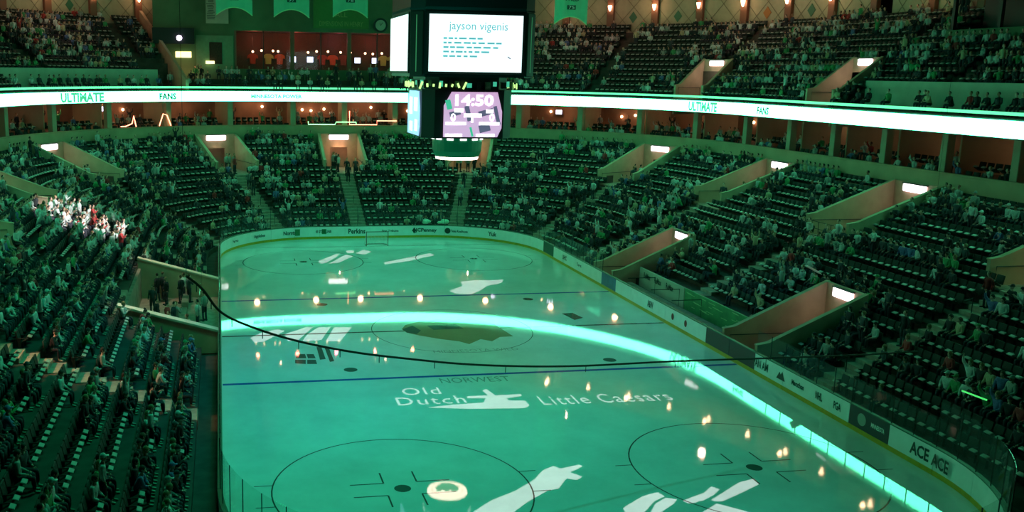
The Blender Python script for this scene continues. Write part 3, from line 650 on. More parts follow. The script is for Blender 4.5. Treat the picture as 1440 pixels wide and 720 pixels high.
for x, y, p in ((24, 44, 420), (34, 32, 420), (-26, 43, 380)): lamp('soffit_lamp', 'POINT', (x, y, 22.5), p, (1., .42, .36), shadow_soft_size=.3)
# ---- press box at the right
pbx = empty('press_box', frame_at('R', 2.5, 25.4, 16.3), 'dark press box with an orange-lit booth at the upper right', 'press box')
MB().box((0, -.15, .75), (17, .3, 1.6)).obj('front_wall', M_greenwall, pbx); MB().box((0, -1.6, 3.9), (17, 3.2, .3)).obj('soffit', M_dark, pbx); MB().box((0, -3., 2.4), (17, .2, 4)).obj('back_wall', M_dark, pbx); MB().box((0, -.1, 5.6), (17, .3, 3.2)).obj('upper_wall', M_greenwall, pbx)
bth = MB(); bth.box((-5.9, -2.3, 2.5), (3.4, .15, 2.2)); bth.box((-7.6, -1.6, 2.5), (.12, 1.5, 2.2)); bth.box((-4.2, -1.6, 2.5), (.12, 1.5, 2.2)); bth.obj('booth', mat('booth_orange', (.55, .26, .08), .7), pbx)
for x in (-8.3, -3.8, 0, 3.8, 8.): MB().box((x, -.15, 2.7), (.25, .25, 2.4)).obj('mullion', M_dark, pbx)
l = lamp('booth_light', 'POINT', (0, 0, 0), 55, (1., .6, .25), shadow_soft_size=.1); l.matrix_world = pbx.matrix_world@T(-5.9, -1.0, 3.3)
for i, (x, z, m) in enumerate(((-8.1, 2.6, Mtv), (.8, 2.9, Mtv), (-5., 3.75, Mglow), (-.6, 3.75, Mglow), (-3.0, 2.4, lampshade))):
    MB().sphere((x, -.4, z), .11, 8, 6).obj('small_lamp', m, pbx)
# ================================================================== far end: green wall, bar behind glass, terrace of tables
FW = 52.0
far = empty('wall_far', T(0, FW, 12.3), 'dark green end wall above and beside the red-lit bar', 'wall'); far['kind'] = 'structure'
BX0, BX1, BZ0, BZ1 = -11.2, 13., 14.45, 18.35
b = MB(); b.box(((-19.4+BX0)/2, .15, 6.), (BX0+19.4, .3, 12)); b.box(((19.4+BX1)/2, .15, 6.), (19.4-BX1, .3, 12)); b.box(((BX0+BX1)/2, .15, (BZ0-12.3)/2), (BX1-BX0, .3, BZ0-12.3)); b.box(((BX0+BX1)/2, .15, (BZ1-12.3+12)/2), (BX1-BX0, .3, 24.3-BZ1)); b.obj('wall_panel', M_greenwall, far)
MB().box((-13.2, -.06, 3.2), (3.8, .1, 4.6)).obj('wall_panel', mat('teal_panel', (.16, .32, .2), .7, noise=.1), far)
o = MB().box((-13.1, -.15, 3.7), (1.3, .08, 2.2)).obj('carved_panel', mat('carved_wood', (.04, .02, .01), .7, noise=.6, nscale=6), far)
MB().box((-17.35, -.5, 5.35), (4.2, .9, 1.6)).obj('box_beam', M_black, far)
MB().box((-16.4, -.12, 3.5), (1.6, .16, .6)).obj('exit_sign', mat('exit_sign', (.9, .8, .4), .4, emit=(1., .8, .35), es=2.4), far)
MB().box((-13.7, -.3, 2.75), (.9, .16, .3)).obj('exit_sign', MATS['exit_sign'], far)
MB().sphere((-16.75, -1.05, 5.15), .28, 10, 8).obj('spot_lens', mat('lens_glow', (.9, .8, 1.), .4, emit=(.9, .7, 1.), es=7.), far)
lamp('door_light', 'POINT', (-16.2, 50.6, 14.2), 60, (1., .5, .22), shadow_soft_size=.2)
# sign board, clock, tall list banner fixed to the wall
sg = MB().box((.0, -.1, 7.9), (5.9, .12, 2.9)).obj('sign_board', mat('sign_green', (.07, .22, .05), .6, noise=.1), far)
for i, (t_, z) in enumerate((('ALL', 7.9), ('DIMENSIONS IN HENRY', 6.95))):
    link('sign_lettering', text_mesh(t_, 1, mat('sign_gold', (.32, .42, .14), .6), width=1.3 if i == 0 else 4.6, height=.5, bold=-.008), sg, Matrix(((1, 0, 0, 0), (0, 0, -1, -.17), (0, 1, 0, z), (0, 0, 0, 1))))
ck = empty('wall_clock', T(4.2, FW-.25, 19.2), 'round dark-rimmed clock on the green wall left of the scoreboard', 'clock')
MB().tube([(0, .1, 0), (0, -.05, 0)], .75, 24).obj('rim', M_dark, ck); MB().tube([(0, -.05, 0), (0, -.08, 0)], .55, 24).obj('face', M_palewall, ck); MB().box((.1, -.1, .12), (.05, .02, .4), Matrix.Rotation(.6, 3, 'Y')).obj('hand', M_dark, ck); MB().box((-.05, -.1, .1), (.04, .02, .3), Matrix.Rotation(-.4, 3, 'Y')).obj('hand', M_dark, ck)
lb = empty('list_banner', T(-12.9, FW-.2, 19.6), 'narrow pale wall banner with lines of small print, left of the banners', 'banner')
MB().box((0, 0, 1.2), (2.3, .06, 3.6)).obj('cloth', M_palewall, lb)
b = MB(); r2 = random.Random(5)
for i in range(16): b.box((-.65+r2.uniform(-.05, .05), -.04, -.15+i*.17), (r2.uniform(.5, .85), .01, .06))
b.obj('print', M_print, lb)
# bar interior
bar = empty('bar_room', T((BX0+BX1)/2, FW+.3, BZ0), 'red-lit bar seen through tall windows behind the far terrace', 'bar')
W_ = BX1-BX0; H_ = BZ1-BZ0; Mbar = mat('bar_wood', (.13, .028, .016), .5, noise=.35, nscale=.6)
MB().box((0, 5, H_/2), (W_, .2, H_)).obj('back_wall', Mbar, bar); MB().box((0, 2.5, H_+.1), (W_, 5, .15)).obj('bar_ceiling', mat('bar_ceiling', (.08, .03, .03), .6), bar); MB().box((0, 2.5, -.1), (W_, 5, .15)).obj('bar_floor', Mbar, bar)
for x in (-W_/2, W_/2): MB().box((x, 2.5, H_/2), (.2, 5, H_)).obj('side_wall', Mbar, bar)
for i in range(9):
    x = -W_/2+W_*i/8; MB().box((x, -.15, H_/2), (.12 if i % 2 else .45, .25, H_)).obj('mullion', M_dark if i % 2 else mat('bar_column', (.25, .1, .06), .5), bar)
for i in range(8): MB().box((-W_/2+W_*(i+.5)/8, -.12, H_/2), (W_/8-.1, .02, H_)).obj('window_pane', MATS['rink_glass'], bar)
MB().box((0, 3.4, .2), (W_-2, .7, .4)).obj('counter', Mbar, bar)
r2 = random.Random(21); x0b = (BX0+BX1)/2
disc = [((.9, .25, .2), 'red'), ((.75, .75, .3), 'yellow'), ((.95, .3, .15), 'orange'), None, ((.85, .22, .25), 'crimson'), ((.8, .8, .55), 'cream'), ((.9, .25, .15), 'scarlet')]
for i, u in enumerate((355, 377, 393, 412, 436, 453, 468, 483, 503, 527, 539, 552)):
    zc = 15.55; x = None
    for xx in np.linspace(-12, 8, 400):
        if abs(px((xx, FW+4.6, zc))[0]-u) < .6: x = xx
    if x is None: continue
    lab = ordinal(i+1)
    if u in (412, 436, 503, 527):
        r = empty('television', T(x, FW+4.9, zc), 'white glowing screen in the bar, %s lit shape from the left' % lab, 'television', 'screens in the bar'); MB().bbox((0, 0, 0), (.75, .1, .7), .02).obj('case', M_black, r); MB().box((0, -.06, 0), (.66, .01, .6)).obj('screen', Mtv, r)
    else:
        c_ = [(.5, .06, .03), (.55, .55, .16), (.75, .12, .03), (.5, .06, .05), (.6, .6, .35), (.75, .1, .05), (.3, .05, .04), (.55, .55, .16)][[355, 377, 393, 453-0, 453, 468, 483, 539].index(u) if u in (355, 377, 393, 453, 468, 483, 539) else 7]
        r = empty('hanging_jersey', T(x, FW+4.8, zc), 'round-shouldered coloured jersey on the bar wall, %s lit shape from the left' % lab, 'jersey', 'jerseys in the bar')
        m = mat('jersey_%d' % i, c_, .8, emit=c_, es=.0)
        MB().prism([(-.3, -.55), (.3, -.55), (.34, .1), (.6, 0), (.55, .35), (.25, .55), (-.25, .55), (-.55, .35), (-.6, 0), (-.34, .1)], (1, 0, 0), (0, 0, 1), (0, 0, 0), .06).obj('cloth', m, r); MB().tube([(-.4, 0, .6), (.4, 0, .6)], .02, 6).obj('rod', M_dark, r)
pend = MB().sphere((0, 0, 0), .13, 8, 6).mesh('globe', mat('pendant_glow', (.9, .6, .4), .5, emit=(1., .5, .3), es=5.), True)
for i, u in enumerate((363, 375, 391, 398, 440, 452, 468, 486, 500, 521, 532, 545)):
    x = -9.8+(u-355)*.0775; r = empty('pendant_lamp', T(x, FW+3., 16.35+r2.uniform(-.1, .12)), 'glowing pendant globe in the bar, %s from the left' % ordinal(i+1), 'lamp', 'pendant lamps in the bar'); link('globe', pend, r); MB().tube([(0, 0, .1), (0, 0, BZ1-16.35)], .015, 5).obj('cord', M_dark, r)
for x, c_, p in ((-9, (1., .2, .12), 60), (-4.5, (1., .16, .1), 75), (0, (1., .15, .25), 60), (4.5, (1., .16, .14), 75), (9, (1., .25, .15), 50)): lamp('bar_light', 'POINT', (x, FW+2.6, 17.6), p, c_, shadow_soft_size=.2)
for x in (-6.5, 1., 5.5): lamp('bar_downlight', 'POINT', (x, FW+1., 18.1), 14, (1., .45, .3), shadow_soft_size=.1)
# far end terrace in front of the bar
b = MB(); b.prism([(0, 0), (0, .05), (1.2, .05), (1.2, .55), (2.4, .55), (2.4, 1.05), (4.6, 1.05), (4.6, 0)], (0, 1, 0), (0, 0, 1), (-18.5, 47.4, 12.3), 37.)
tag(b.obj('floor_bar_terrace', M_terr), 'stepped terrace in front of the bar', 'terrace', kind='structure')
# roof
MB_ = MB(); MB_.box((0, 0, 34), (110, 140, .4)); tag(MB_.obj('ceiling', M_ceil), 'dark arena roof', 'ceiling', kind='structure')
b = MB(); b.box((0, 66, 17), (110, .4, 35)); tag(b.obj('wall_outer_far', M_ceil), 'dark outer wall', 'wall', kind='structure')
for s, n in ((-1, 'left'), (1, 'right')):
    b = MB(); b.box((s*50, 0, 17), (.4, 140, 35)); tag(b.obj('wall_outer_'+n, M_ceil), 'dark outer wall', 'wall', kind='structure')
# hanging banners
Mban = mat('banner_cloth', (.20, .62, .42), .8, noise=.06, nscale=2.); Mbtrim = mat('banner_trim', (.5, .75, .4), .7)
def banner(x, y, zb, wd, lab, num, top=6.):
    r = empty('hanging_banner', T(x, y, zb), lab, 'banner', 'hanging banners'); n = 14; pts = [(-wd/2+wd*i/n, .75*(1-(2*i/n-1)**2)) for i in range(n+1)]
    b = MB(); vs = [(px_, .04*math.sin(i*1.3), pz) for i, (px_, pz) in enumerate(pts)]+[(px_, .04*math.sin(i*1.3), top) for i, (px_, pz) in enumerate(pts)]
    vs += [(a, c+.03, d) for a, c, d in vs]; m_ = n+1; fs = []
    for i in range(n): fs += [(i, i+1, m_+i+1, m_+i), (2*m_+i+1, 2*m_+i, 3*m_+i, 3*m_+i+1), (i+1, i, 2*m_+i, 2*m_+i+1)]
    fs += [(0, m_, 3*m_, 2*m_), (n, 2*m_+n, 3*m_+n, m_+n)]
    b.add(vs, fs); b.obj('cloth', Mban, r)
    MB().tube([(a, -.01, d) for a, _, d in vs[:m_]], .045, 5).obj('hem', Mbtrim, r)
    MB().tube([(-wd/2-.1, 0, top), (wd/2+.1, 0, top)], .04, 6).obj('rod', M_dark, r)
    bx = MB().box((0, -.08, 1.62), (.85, .04, .42)).obj('number_box', M_print, r)
    Mf = Matrix(((1, 0, 0, 0), (0, 0, -1, -.12), (0, 1, 0, 1.62), (0, 0, 0, 1))); link('number', text_mesh(num, 1, M_white, width=.6, height=.3), bx, Mf)
    link('lettering', text_mesh('WILD', 1, M_print, width=1.5, height=.5), r, Matrix(((1, 0, 0, 0), (0, 0, -1, -.1), (0, 1, 0, 2.45), (0, 0, 0, 1))))
    return r
Y_ = 42.
for u0, u1, vb, num, lab, y in ((304, 355, 21, '03', 'leftmost pale green banner with scooped hem over the bar', 44), (385, 435, 24, '97', 'second pale green banner from the left, over the bar', 44), (468, 517, 24, '78', 'third pale green banner, hanging before the dark green sign', 44), (779, 825, 34, '75', 'pale green banner right of the hanging scoreboard', 40)):
    def aty(u, v, y): d = np.array([(u-PCX)/FPX, -(v-PCY)/FPX, 1])@RM; return CAM+(y-CAM[1])/d[1]*d
    p0, p1 = aty(u0, vb, y), aty(u1, vb, y); banner((p0[0]+p1[0])/2, y, p0[2], p1[0]-p0[0], lab, num)
# ================================================================== centre-hung scoreboard
sb = empty('scoreboard', T(0, 0, 10), 'black centre-hung scoreboard with glowing white screens and game clock', 'scoreboard')
def octa(a, c): return [(-c, -a), (c, -a), (a, -c), (a, c), (c, a), (-c, a), (-a, c), (-a, -c)]
def oct_prism(name, a, c, z0, z1, m, a1=None, c1=None, parent=sb):
    a1 = a if a1 is None else a1; c1 = c if c1 is None else c1; b = MB(); p0, p1 = octa(a, c), octa(a1, c1)
    b.add([(x, y, z0) for x, y in p0]+[(x, y, z1) for x, y in p1], [tuple(reversed(range(8))), tuple(range(8, 16))]+[(i, (i+1) % 8, 8+(i+1) % 8, 8+i) for i in range(8)]); return b.obj(name, m, parent)
Mhs = mat('scoreboard_body', (.012, .02, .03), .4)
oct_prism('upper_body', 3.25, 2.62, 4.15, 8.3, Mhs); oct_prism('top_frame', 3.3, 2.62, 7.45, 9.6, mat('scoreboard_top', (.02, .05, .07), .4), 2.6, 2.0)
oct_prism('mid_truss', 2.2, 1.6, 3.45, 4.2, M_black); oct_prism('lower_body', 2.42, 1.85, 1.0, 3.5, M_black)
for i in range(3): MB().tube([(math.cos(a)*1.0, math.sin(a)*1.0, 9.5) for a in (i*2.1,)]+[(math.cos(i*2.1)*1.0, math.sin(i*2.1)*1.0, 24)], .05, 6).obj('hanger_cable', M_dark, sb)
Mscr = mat('screen_white', (.8, .95, 1.), .4, emit=(.82, .97, 1.), es=1.25); Mstx = mat('screen_text', (.2, .5, .6), .4, emit=(.10, .34, .40), es=1.)
Mpink = mat('screen_pink', (.7, .5, .7), .4, emit=(.62, .34, .60), es=1.); Mwl = mat('screen_white_text', (1, 1, 1), .4, emit=(1., .93, .98), es=1.6); Mdg = mat('screen_graphic_dark', (.1, .1, .15), .4, emit=(.10, .10, .18), es=1.); Mdgr = mat('screen_graphic_green', (.05, .4, .25), .4, emit=(.05, .45, .28), es=1.)
Mblue = mat('screen_blue', (.4, .6, .9), .4, emit=(.35, .6, .95), es=1.1)
for k in range(4):
    R4 = RZ(k*math.pi/2)
    fr = MB().bbox((0, -3.27, 5.83), (5.1, .12, 3.05), .03).obj('screen_frame', M_black, sb, R4)
    s_ = MB().box((0, -3.35, 5.83), (4.85, .04, 2.82)).obj('screen', Mscr, fr)
    for sx in (-1, 1):
        a = Matrix.Rotation(sx*math.pi/4, 4, 'Z')
    cn = MB().tube([(0, 0, 4.4), (0, 0, 7.2)], .05, 6).obj('light_tube', mat('tube_green', (.1, .3, .15), .4, emit=(.05, .2, .1), es=.6), sb, R4@T(-2.98, -2.98, 0))
    MB().bbox((0, 0, 5.8), (.8, .3, 3.2), .05).obj('speaker_column', M_black, sb, R4@T(-2.9, -2.9, 0)@RZ(-math.pi/4))
    if k == 0 or k == 3:
        P = R4@Matrix(((1, 0, 0, 0), (0, 0, -1, -3.38), (0, 1, 0, 0), (0, 0, 0, 1)))
        link('screen_lettering', text_mesh('jayson vigenis', 1, Mstx, width=3.05, height=.5), s_, P@T(.1, 6.62, 0))
        r2 = random.Random(4)
        for j in range(5):
            b = MB(); x = -1.7
            while x < (.2, 1.3, .9, .6, .1)[j]:
                wd = r2.uniform(.12, .42); b.box((x+wd/2, 6.07-.22*j, 0), (wd, .09, .004)); x += wd+r2.uniform(.06, .14)
            b.obj('screen_text_line', Mstx, s_, P)
        MB().box((1.75, 5.15, 0), (.18, .05, .004), Matrix.Rotation(-.6, 3, 'Z')).obj('screen_mark', Mdg, s_, P)
    # lower screens
    P = R4@Matrix(((1, 0, 0, .12), (0, 0, -1, -2.47), (0, 1, 0, 0), (0, 0, 0, 1)))
    lo = MB().prism([(-1.5, 1.08), (1.4, 1.08), (1.62, 1.55), (1.62, 2.4), (1.35, 3.4), (-1.1, 3.4), (-1.5, 2.7)], (1, 0, 0), (0, 1, 0), (0, 0, 0), .05).obj('clock_screen', Mpink if k == 0 else Mblue, sb, P); lo['label'] = 'pink game clock screen' if k == 0 else 'blue side screen'
    if k == 0:
        def tx(t_, x, y, w2, h2, m=Mwl, z=.065, bold=.03): link('clock_digits', text_mesh(t_, 1, m, width=w2, height=h2, bold=bold), lo, T(x, y, z))
        for x, y, w2, h2, m in ((-1.25, 2.75, .28, .5, Mdgr), (.0, 1.35, .12, .5, Mdgr), (-.75, 1.5, 1.0, .35, Mpink), (.7, 1.55, .6, .4, Mdg), (-.9, 2.3, .6, .25, Mdg), (.75, 2.35, .8, .3, Mdg), (-.2, 2.3, .25, .8, Mdg), (1.35, 2.2, .2, 1.0, Mdg)):
            MB().box((x, y, .055), (w2, h2, .004), Matrix.Rotation(.25, 3, 'Z')).obj('screen_graphic', m, lo)
        tx('14:50', .12, 2.98, 2.05, .6); tx('0', -1.0, 2.1, .28, .42); tx('0', 1.08, 2.1, .28, .42)
        for x, y, w2, h2 in ((.05, 2.2, .95, .2), (-.85, 1.78, 1.1, .16), (.95, 1.78, 1.1, .16), (-.95, 1.17, .9, .16), (.75, 1.17, 1.0, .16), (.02, 1.98, .12, .3), (-.7, 2.45, .5, .2), (.95, 2.42, .4, .2)): MB().box((x, y, .06), (w2, h2, .006)).obj('screen_bar', Mwl, lo)
    else:
        for x, y, w2, h2 in ((-.6, 2.6, .7, .9), (.7, 2.7, .8, .7), (-.5, 1.5, .7, .5), (.8, 1.6, .6, .6)): MB().box((x, y, .06), (w2, h2, .006)).obj('screen_bar', Mwl, lo)
    # equipment and bright chips on the middle truss
    r2 = random.Random(40+k)
    for j in range(9): MB().box((-2.1+j*.5+r2.uniform(-.1, .1), -2.3, 3.75+r2.uniform(-.05, .1)), (r2.uniform(.12, .3), .15, r2.uniform(.2, .45))).obj('equipment_box', [M_greenwall, Mdgr, M_black][j % 3], sb, R4)
    for j in range(8): MB().box((-2.6+j*.33, -2.45, 3.72), (.1, .04, r2.uniform(.12, .4)), Matrix.Rotation(r2.uniform(-.5, .5), 3, 'Y')).obj('light_chip', mat('chip_glow', (.7, .9, .3), .4, emit=(.6, 1., .3), es=1.3), sb, R4)
b = MB(); b.tube([(0, 0, -.12), (0, 0, .2), (0, 0, .7), (0, 0, .98)], [1.2, 1.34, 1.36, 1.3], 32); b.obj('bottom_ring', mat('ring_green', (.02, .2, .09), .35, emit=(.0, .12, .05), es=.3), sb)
for i in range(12):
    a = i*math.pi/6; MB().box((1.37*math.cos(a), 1.37*math.sin(a), .86), (.08, .35, .1), Matrix.Rotation(a, 3, 'Z')).obj('ring_lamp', Mwl, sb)
em = MB().tube([(0, 0, -.26), (0, 0, -.12)], [1.15, 1.18], 40).obj('emblem_disc', mat('emblem_cream', (1, .9, .8), .4, emit=(1., .70, .58), es=8.5), sb); em['label'] = 'glowing cream disc emblem under the scoreboard'
b = MB(); ZB = 9.74
for p in annulus(0, 0, .9, .05, 40): b.add([(x, y, -.266) for x, y in p], [(0, 1, 2, 3)])
b.obj('emblem_ring', mat('emblem_rose', (.6, .2, .15), .5, emit=(.8, .3, .22), es=6.), em)
hp = [tuple(atz(u, v, -ZB)[:2]) for u, v in ((612, 681), (622, 675), (634, 675), (646, 681), (644, 686), (637, 688), (633, 685), (628, 688), (624, 685), (615, 687))]
hc = atz(629, 684, -ZB); b = MB(); b.add([(x-hc[0], y-hc[1], -.272) for x, y in hp], [tuple(range(len(hp)))]); b.obj('emblem_head', mat('emblem_moss', (.1, .2, .08), .5, emit=(.2, .22, .08), es=3.), em)
# ================================================================== drooping cable over the near ice
cpx = [(262, 388), (285, 407), (312, 440), (360, 462), (420, 480), (490, 494), (560, 503), (670, 513), (800, 515), (950, 508), (1100, 503), (1210, 499), (1290, 494)]
def atY(u, v, y): d = np.array([(u-PCX)/FPX, -(v-PCY)/FPX, 1])@RM; return CAM+(y-CAM[1])/d[1]*d
cp = []
for i, (u, v) in enumerate(cpx):
    t = (u-262)/(1290-262); cp.append(Vector(atY(u, v, -27+9*t)))
fine = []
for i in range(len(cp)-1):
    p0, p1, p2, p3 = cp[max(i-1, 0)], cp[i], cp[i+1], cp[min(i+2, len(cp)-1)]
    for k in range(6):
        t = k/6; fine.append(.5*((2*p1)+(p2-p0)*t+(2*p0-5*p1+4*p2-p3)*t*t+(-p0+3*p1-3*p2+p3)*t**3))
fine.append(cp[-1])
cb = empty('support_cable', T(*fine[40]), 'thick dark cable drooping across the picture above the near ice', 'cable'); ci = cb.matrix_world.inverted()
MB().tube(fine, .035, 6).obj('rope', mat('cable_rubber', (.01, .025, .012), .6), cb, ci)
for i in range(4, len(fine)-3, 5): MB().tube([fine[i], fine[i]-Vector((0, 0, .22))], .012, 4).obj('dropper', M_dark, cb, ci)
for p in (fine[0], fine[-1]): MB().tube([p, (p.x, p.y, 33.8)], .006, 4).obj('hanger_wire', M_dark, cb, ci)
# ================================================================== stencil projectors throwing white shapes on the ice
from mathutils.geometry import interpolate_bezier
def text_loops(txt, ctr, wd, hh, ang=0., shear=0.):
    cu = bpy.data.curves.new('t', 'FONT'); cu.body = txt; cu.offset = .05; cu.space_character = 1.16; o = bpy.data.objects.new('t', cu); C.objects.link(o); dg = bpy.context.evaluated_depsgraph_get(); c2 = o.to_curve(dg); loops = []
    for s in c2.splines:
        pts = s.bezier_points; lp = []
        for i in range(len(pts)):
            a, b_ = pts[i], pts[(i+1) % len(pts)]; lp += [tuple(v[:2]) for v in interpolate_bezier(a.co, a.handle_right, b_.handle_left, b_.co, 5)[:-1]]
        loops.append(np.array(lp))
    o.to_curve_clear(); bpy.data.objects.remove(o)
    al = np.concatenate(loops); lo, hi = al.min(0), al.max(0); out = []
    for l in loops:
        q = (l-(lo+hi)/2)/(hi-lo)*[wd, hh]; q[:, 0] += shear*q[:, 1]
        c_, s_ = math.cos(ang), math.sin(ang); out.append([(ctr[0]+c_*x-s_*y, ctr[1]+s_*x+c_*y) for x, y in q])
    return out
M_sten = mat('stencil_plate', (.01, .01, .01), .7)
def projector(loops, label, power=19000, zl=26., soft=.0011, col=(1., .93, .98)):
    al = np.array([p for l in loops for p in l]); c0 = (al.min(0)+al.max(0))/2; R_ = np.abs(al-c0).max()*1.12
    Lp = Vector((c0[0], c0[1], zl)); k = 1./zl
    cu = bpy.data.curves.new('stencil', 'CURVE'); cu.dimensions = '2D'; cu.fill_mode = 'BOTH'
    h = R_*1.7*k
    for l in [[(-h, -h), (h, -h), (h, h), (-h, h)]]+[[((x-c0[0])*k, (y-c0[1])*k) for x, y in l] for l in loops]:
        s = cu.splines.new('POLY'); s.points.add(len(l)-1)
        for p, (x, y) in zip(s.points, l): p.co = (x*10, y*10, 0, 1)
        s.use_cyclic_u = True
    o = bpy.data.objects.new('stencil', cu); C.objects.link(o); dg = bpy.context.evaluated_depsgraph_get(); me = bpy.data.meshes.new_from_object(o.evaluated_get(dg)); bpy.data.objects.remove(o)
    v = np.empty(len(me.vertices)*3); me.vertices.foreach_get('co', v); me.vertices.foreach_set('co', v*.1); me.materials.clear(); me.materials.append(M_sten); me.update()
    r = empty('stencil_projector', T(*Lp), label, 'projector', 'stencil projectors under the roof')
    link('stencil', me, r, T(0, 0, -1)); MB().tube([(0, 0, .12), (0, 0, .9)], .22, 12).obj('housing', M_black, r); MB().tube([(0, 0, .9), (0, 0, 7.8)], .03, 6).obj('hanger', M_dark, r)
    for a in range(4): MB().tube([(h*(1 if a % 2 else -1)*.95, h*(1 if a > 1 else -1)*.95, -1), (.15*(1 if a % 2 else -1), .15*(1 if a > 1 else -1), .15)], .008, 4).obj('stencil_arm', M_black, r)
    l = lamp('projector_lamp', 'SPOT', (0, 0, 0), power, col, spot_size=2*math.atan(R_*1.42*k), spot_blend=.02, shadow_soft_size=soft); l.parent = r
def P_(pts): return picpoly(pts)
def ctr(u, v): return atz(u, v)[:2]
ang0 = -.17*0
od = text_loops('Old', ctr(592, 550), 1.75, .95, -.02)+text_loops('Dutch', ctr(606, 563), 3.1, 1.0, -.02)
od.append(P_([(600, 573), (637, 569), (680, 566), (683, 560), (657, 560), (657, 557), (686, 556), (678, 549), (684, 547), (697, 556), (732, 554), (734, 557), (712, 560), (716, 563), (738, 563), (745, 570), (738, 574), (660, 575)]))
projector(od, 'stencil projector over the near ice throwing outlined words and a windmill')
projector(text_loops('Little Caesars', ctr(851, 560), 6.1, 1.15, -.02), 'stencil projector throwing two white words beside the windmill shape')
projector([P_([(662, 722), (690, 704), (725, 690), (752, 674), (762, 662), (778, 655), (788, 659), (815, 653), (820, 656), (802, 664), (819, 670), (812, 675), (796, 673), (786, 687), (770, 690), (745, 704), (725, 718), (722, 722)])], 'stencil projector throwing the white runner shape at the bottom')
projector([P_([(876, 714), (905, 697), (925, 692), (935, 698), (920, 705), (905, 722), (880, 722)]), P_([(922, 708), (936, 700), (952, 702), (948, 708), (930, 720), (914, 722)]), P_([(960, 704), (990, 693), (1000, 684), (1012, 688), (1004, 696), (985, 706), (968, 708)]), P_([(1000, 703), (1040, 678), (1060, 673), (1067, 681), (1045, 692), (1016, 705), (1005, 705)]), P_([(940, 722), (985, 704), (1008, 708), (985, 722)])], 'stencil projector throwing broken white letters at bottom right')
projector([P_([(367, 468), (390, 463), (401, 465), (388, 472), (372, 480), (358, 482), (352, 475)])]+[P_([(400, 470), (415, 465), (430, 460), (440, 460), (420, 478), (405, 480)])]+[P_([(432, 470), (448, 460), (465, 460), (452, 478), (425, 480)])]+[P_([(470, 460), (495, 460), (478, 480), (458, 480)])], 'stencil projector throwing white block letters left of centre ice')
projector([P_([(448, 367), (470, 358), (478, 356), (474, 361), (458, 370), (450, 371)]), P_([(462, 371), (486, 358), (497, 360), (478, 369)]), P_([(487, 352), (498, 352), (497, 356), (488, 356)]), P_([(500, 356), (512, 351), (523, 354), (512, 358)])], 'stencil projector throwing white marks before the far goal')
projector([P_([(540, 369), (560, 365), (605, 356), (611, 359), (575, 367), (541, 372)])], 'stencil projector throwing the long white bar right of the goal')
projector([P_([(632, 409), (650, 402), (648, 396), (665, 394), (690, 394), (708, 393), (705, 398), (685, 402), (676, 408), (662, 414), (640, 413)])], 'stencil projector throwing the white bird-like shape beyond centre ice')

# ================================================================== seats
def seat_parts():
    tilt = Matrix.Rotation(-.2, 3, 'X')
    back = MB().bbox((0, -.19, .66), (.47, .07, .46), .03, Matrix.Rotation(.2, 3, 'X'))
    pan = MB().bbox((0, .06, .47), (.42, .40, .08), .03, Matrix.Rotation(.55, 3, 'X'))
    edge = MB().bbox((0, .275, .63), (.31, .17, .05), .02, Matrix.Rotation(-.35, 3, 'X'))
    arm = MB().bbox((.255, .02, .60), (.05, .34, .04), .012)
    leg = MB().box((.255, -.1, .3), (.04, .12, .6))
    return back, pan, edge, arm, leg
sb_, sp_, se_, sa_, sl_ = seat_parts()
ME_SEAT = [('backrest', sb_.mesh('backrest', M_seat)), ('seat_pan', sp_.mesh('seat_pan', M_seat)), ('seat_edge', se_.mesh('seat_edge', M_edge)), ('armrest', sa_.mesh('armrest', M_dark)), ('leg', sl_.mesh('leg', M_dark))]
# low-detail seat for the far rows: backrest, tipped pan, pale edge
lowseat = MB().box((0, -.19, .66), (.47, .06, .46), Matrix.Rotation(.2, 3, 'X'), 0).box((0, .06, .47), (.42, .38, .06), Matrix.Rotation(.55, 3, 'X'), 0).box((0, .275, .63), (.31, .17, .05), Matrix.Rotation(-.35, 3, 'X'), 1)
lowback = MB().box((0, -.19, .66), (.47, .06, .46), Matrix.Rotation(.2, 3, 'X'), 0)
# ================================================================== people
def skin_mesh(nodes, edges, root=0, sub=1):
    bm = bmesh.new(); ly = bm.verts.layers.skin.verify(); vs = []
    for i, (p, r) in enumerate(nodes):
        v = bm.verts.new(p); rr = r if hasattr(r, '__len__') else (r, r); v[ly].radius = rr; v[ly].use_root = (i == root); vs.append(v)
    for a, b in edges: bm.edges.new((vs[a], vs[b]))
    me = bpy.data.meshes.new('tmp'); bm.to_mesh(me); bm.free()
    o = bpy.data.objects.new('tmp', me); C.objects.link(o); o.modifiers.new('skin', 'SKIN').use_smooth_shade = True
    s = o.modifiers.new('sub', 'SUBSURF'); s.levels = s.render_levels = sub
    dg = bpy.context.evaluated_depsgraph_get(); m2 = bpy.data.meshes.new_from_object(o.evaluated_get(dg)); bpy.data.objects.remove(o); bpy.data.meshes.remove(me)
    b = MB(); b.v = [tuple(v.co) for v in m2.vertices]; b.f = [tuple(p.vertices) for p in m2.polygons]; b.m = [0]*len(b.f); bpy.data.meshes.remove(m2); return b
def lerp(a, b, t): return tuple(a[i]+(b[i]-a[i])*t for i in range(3))
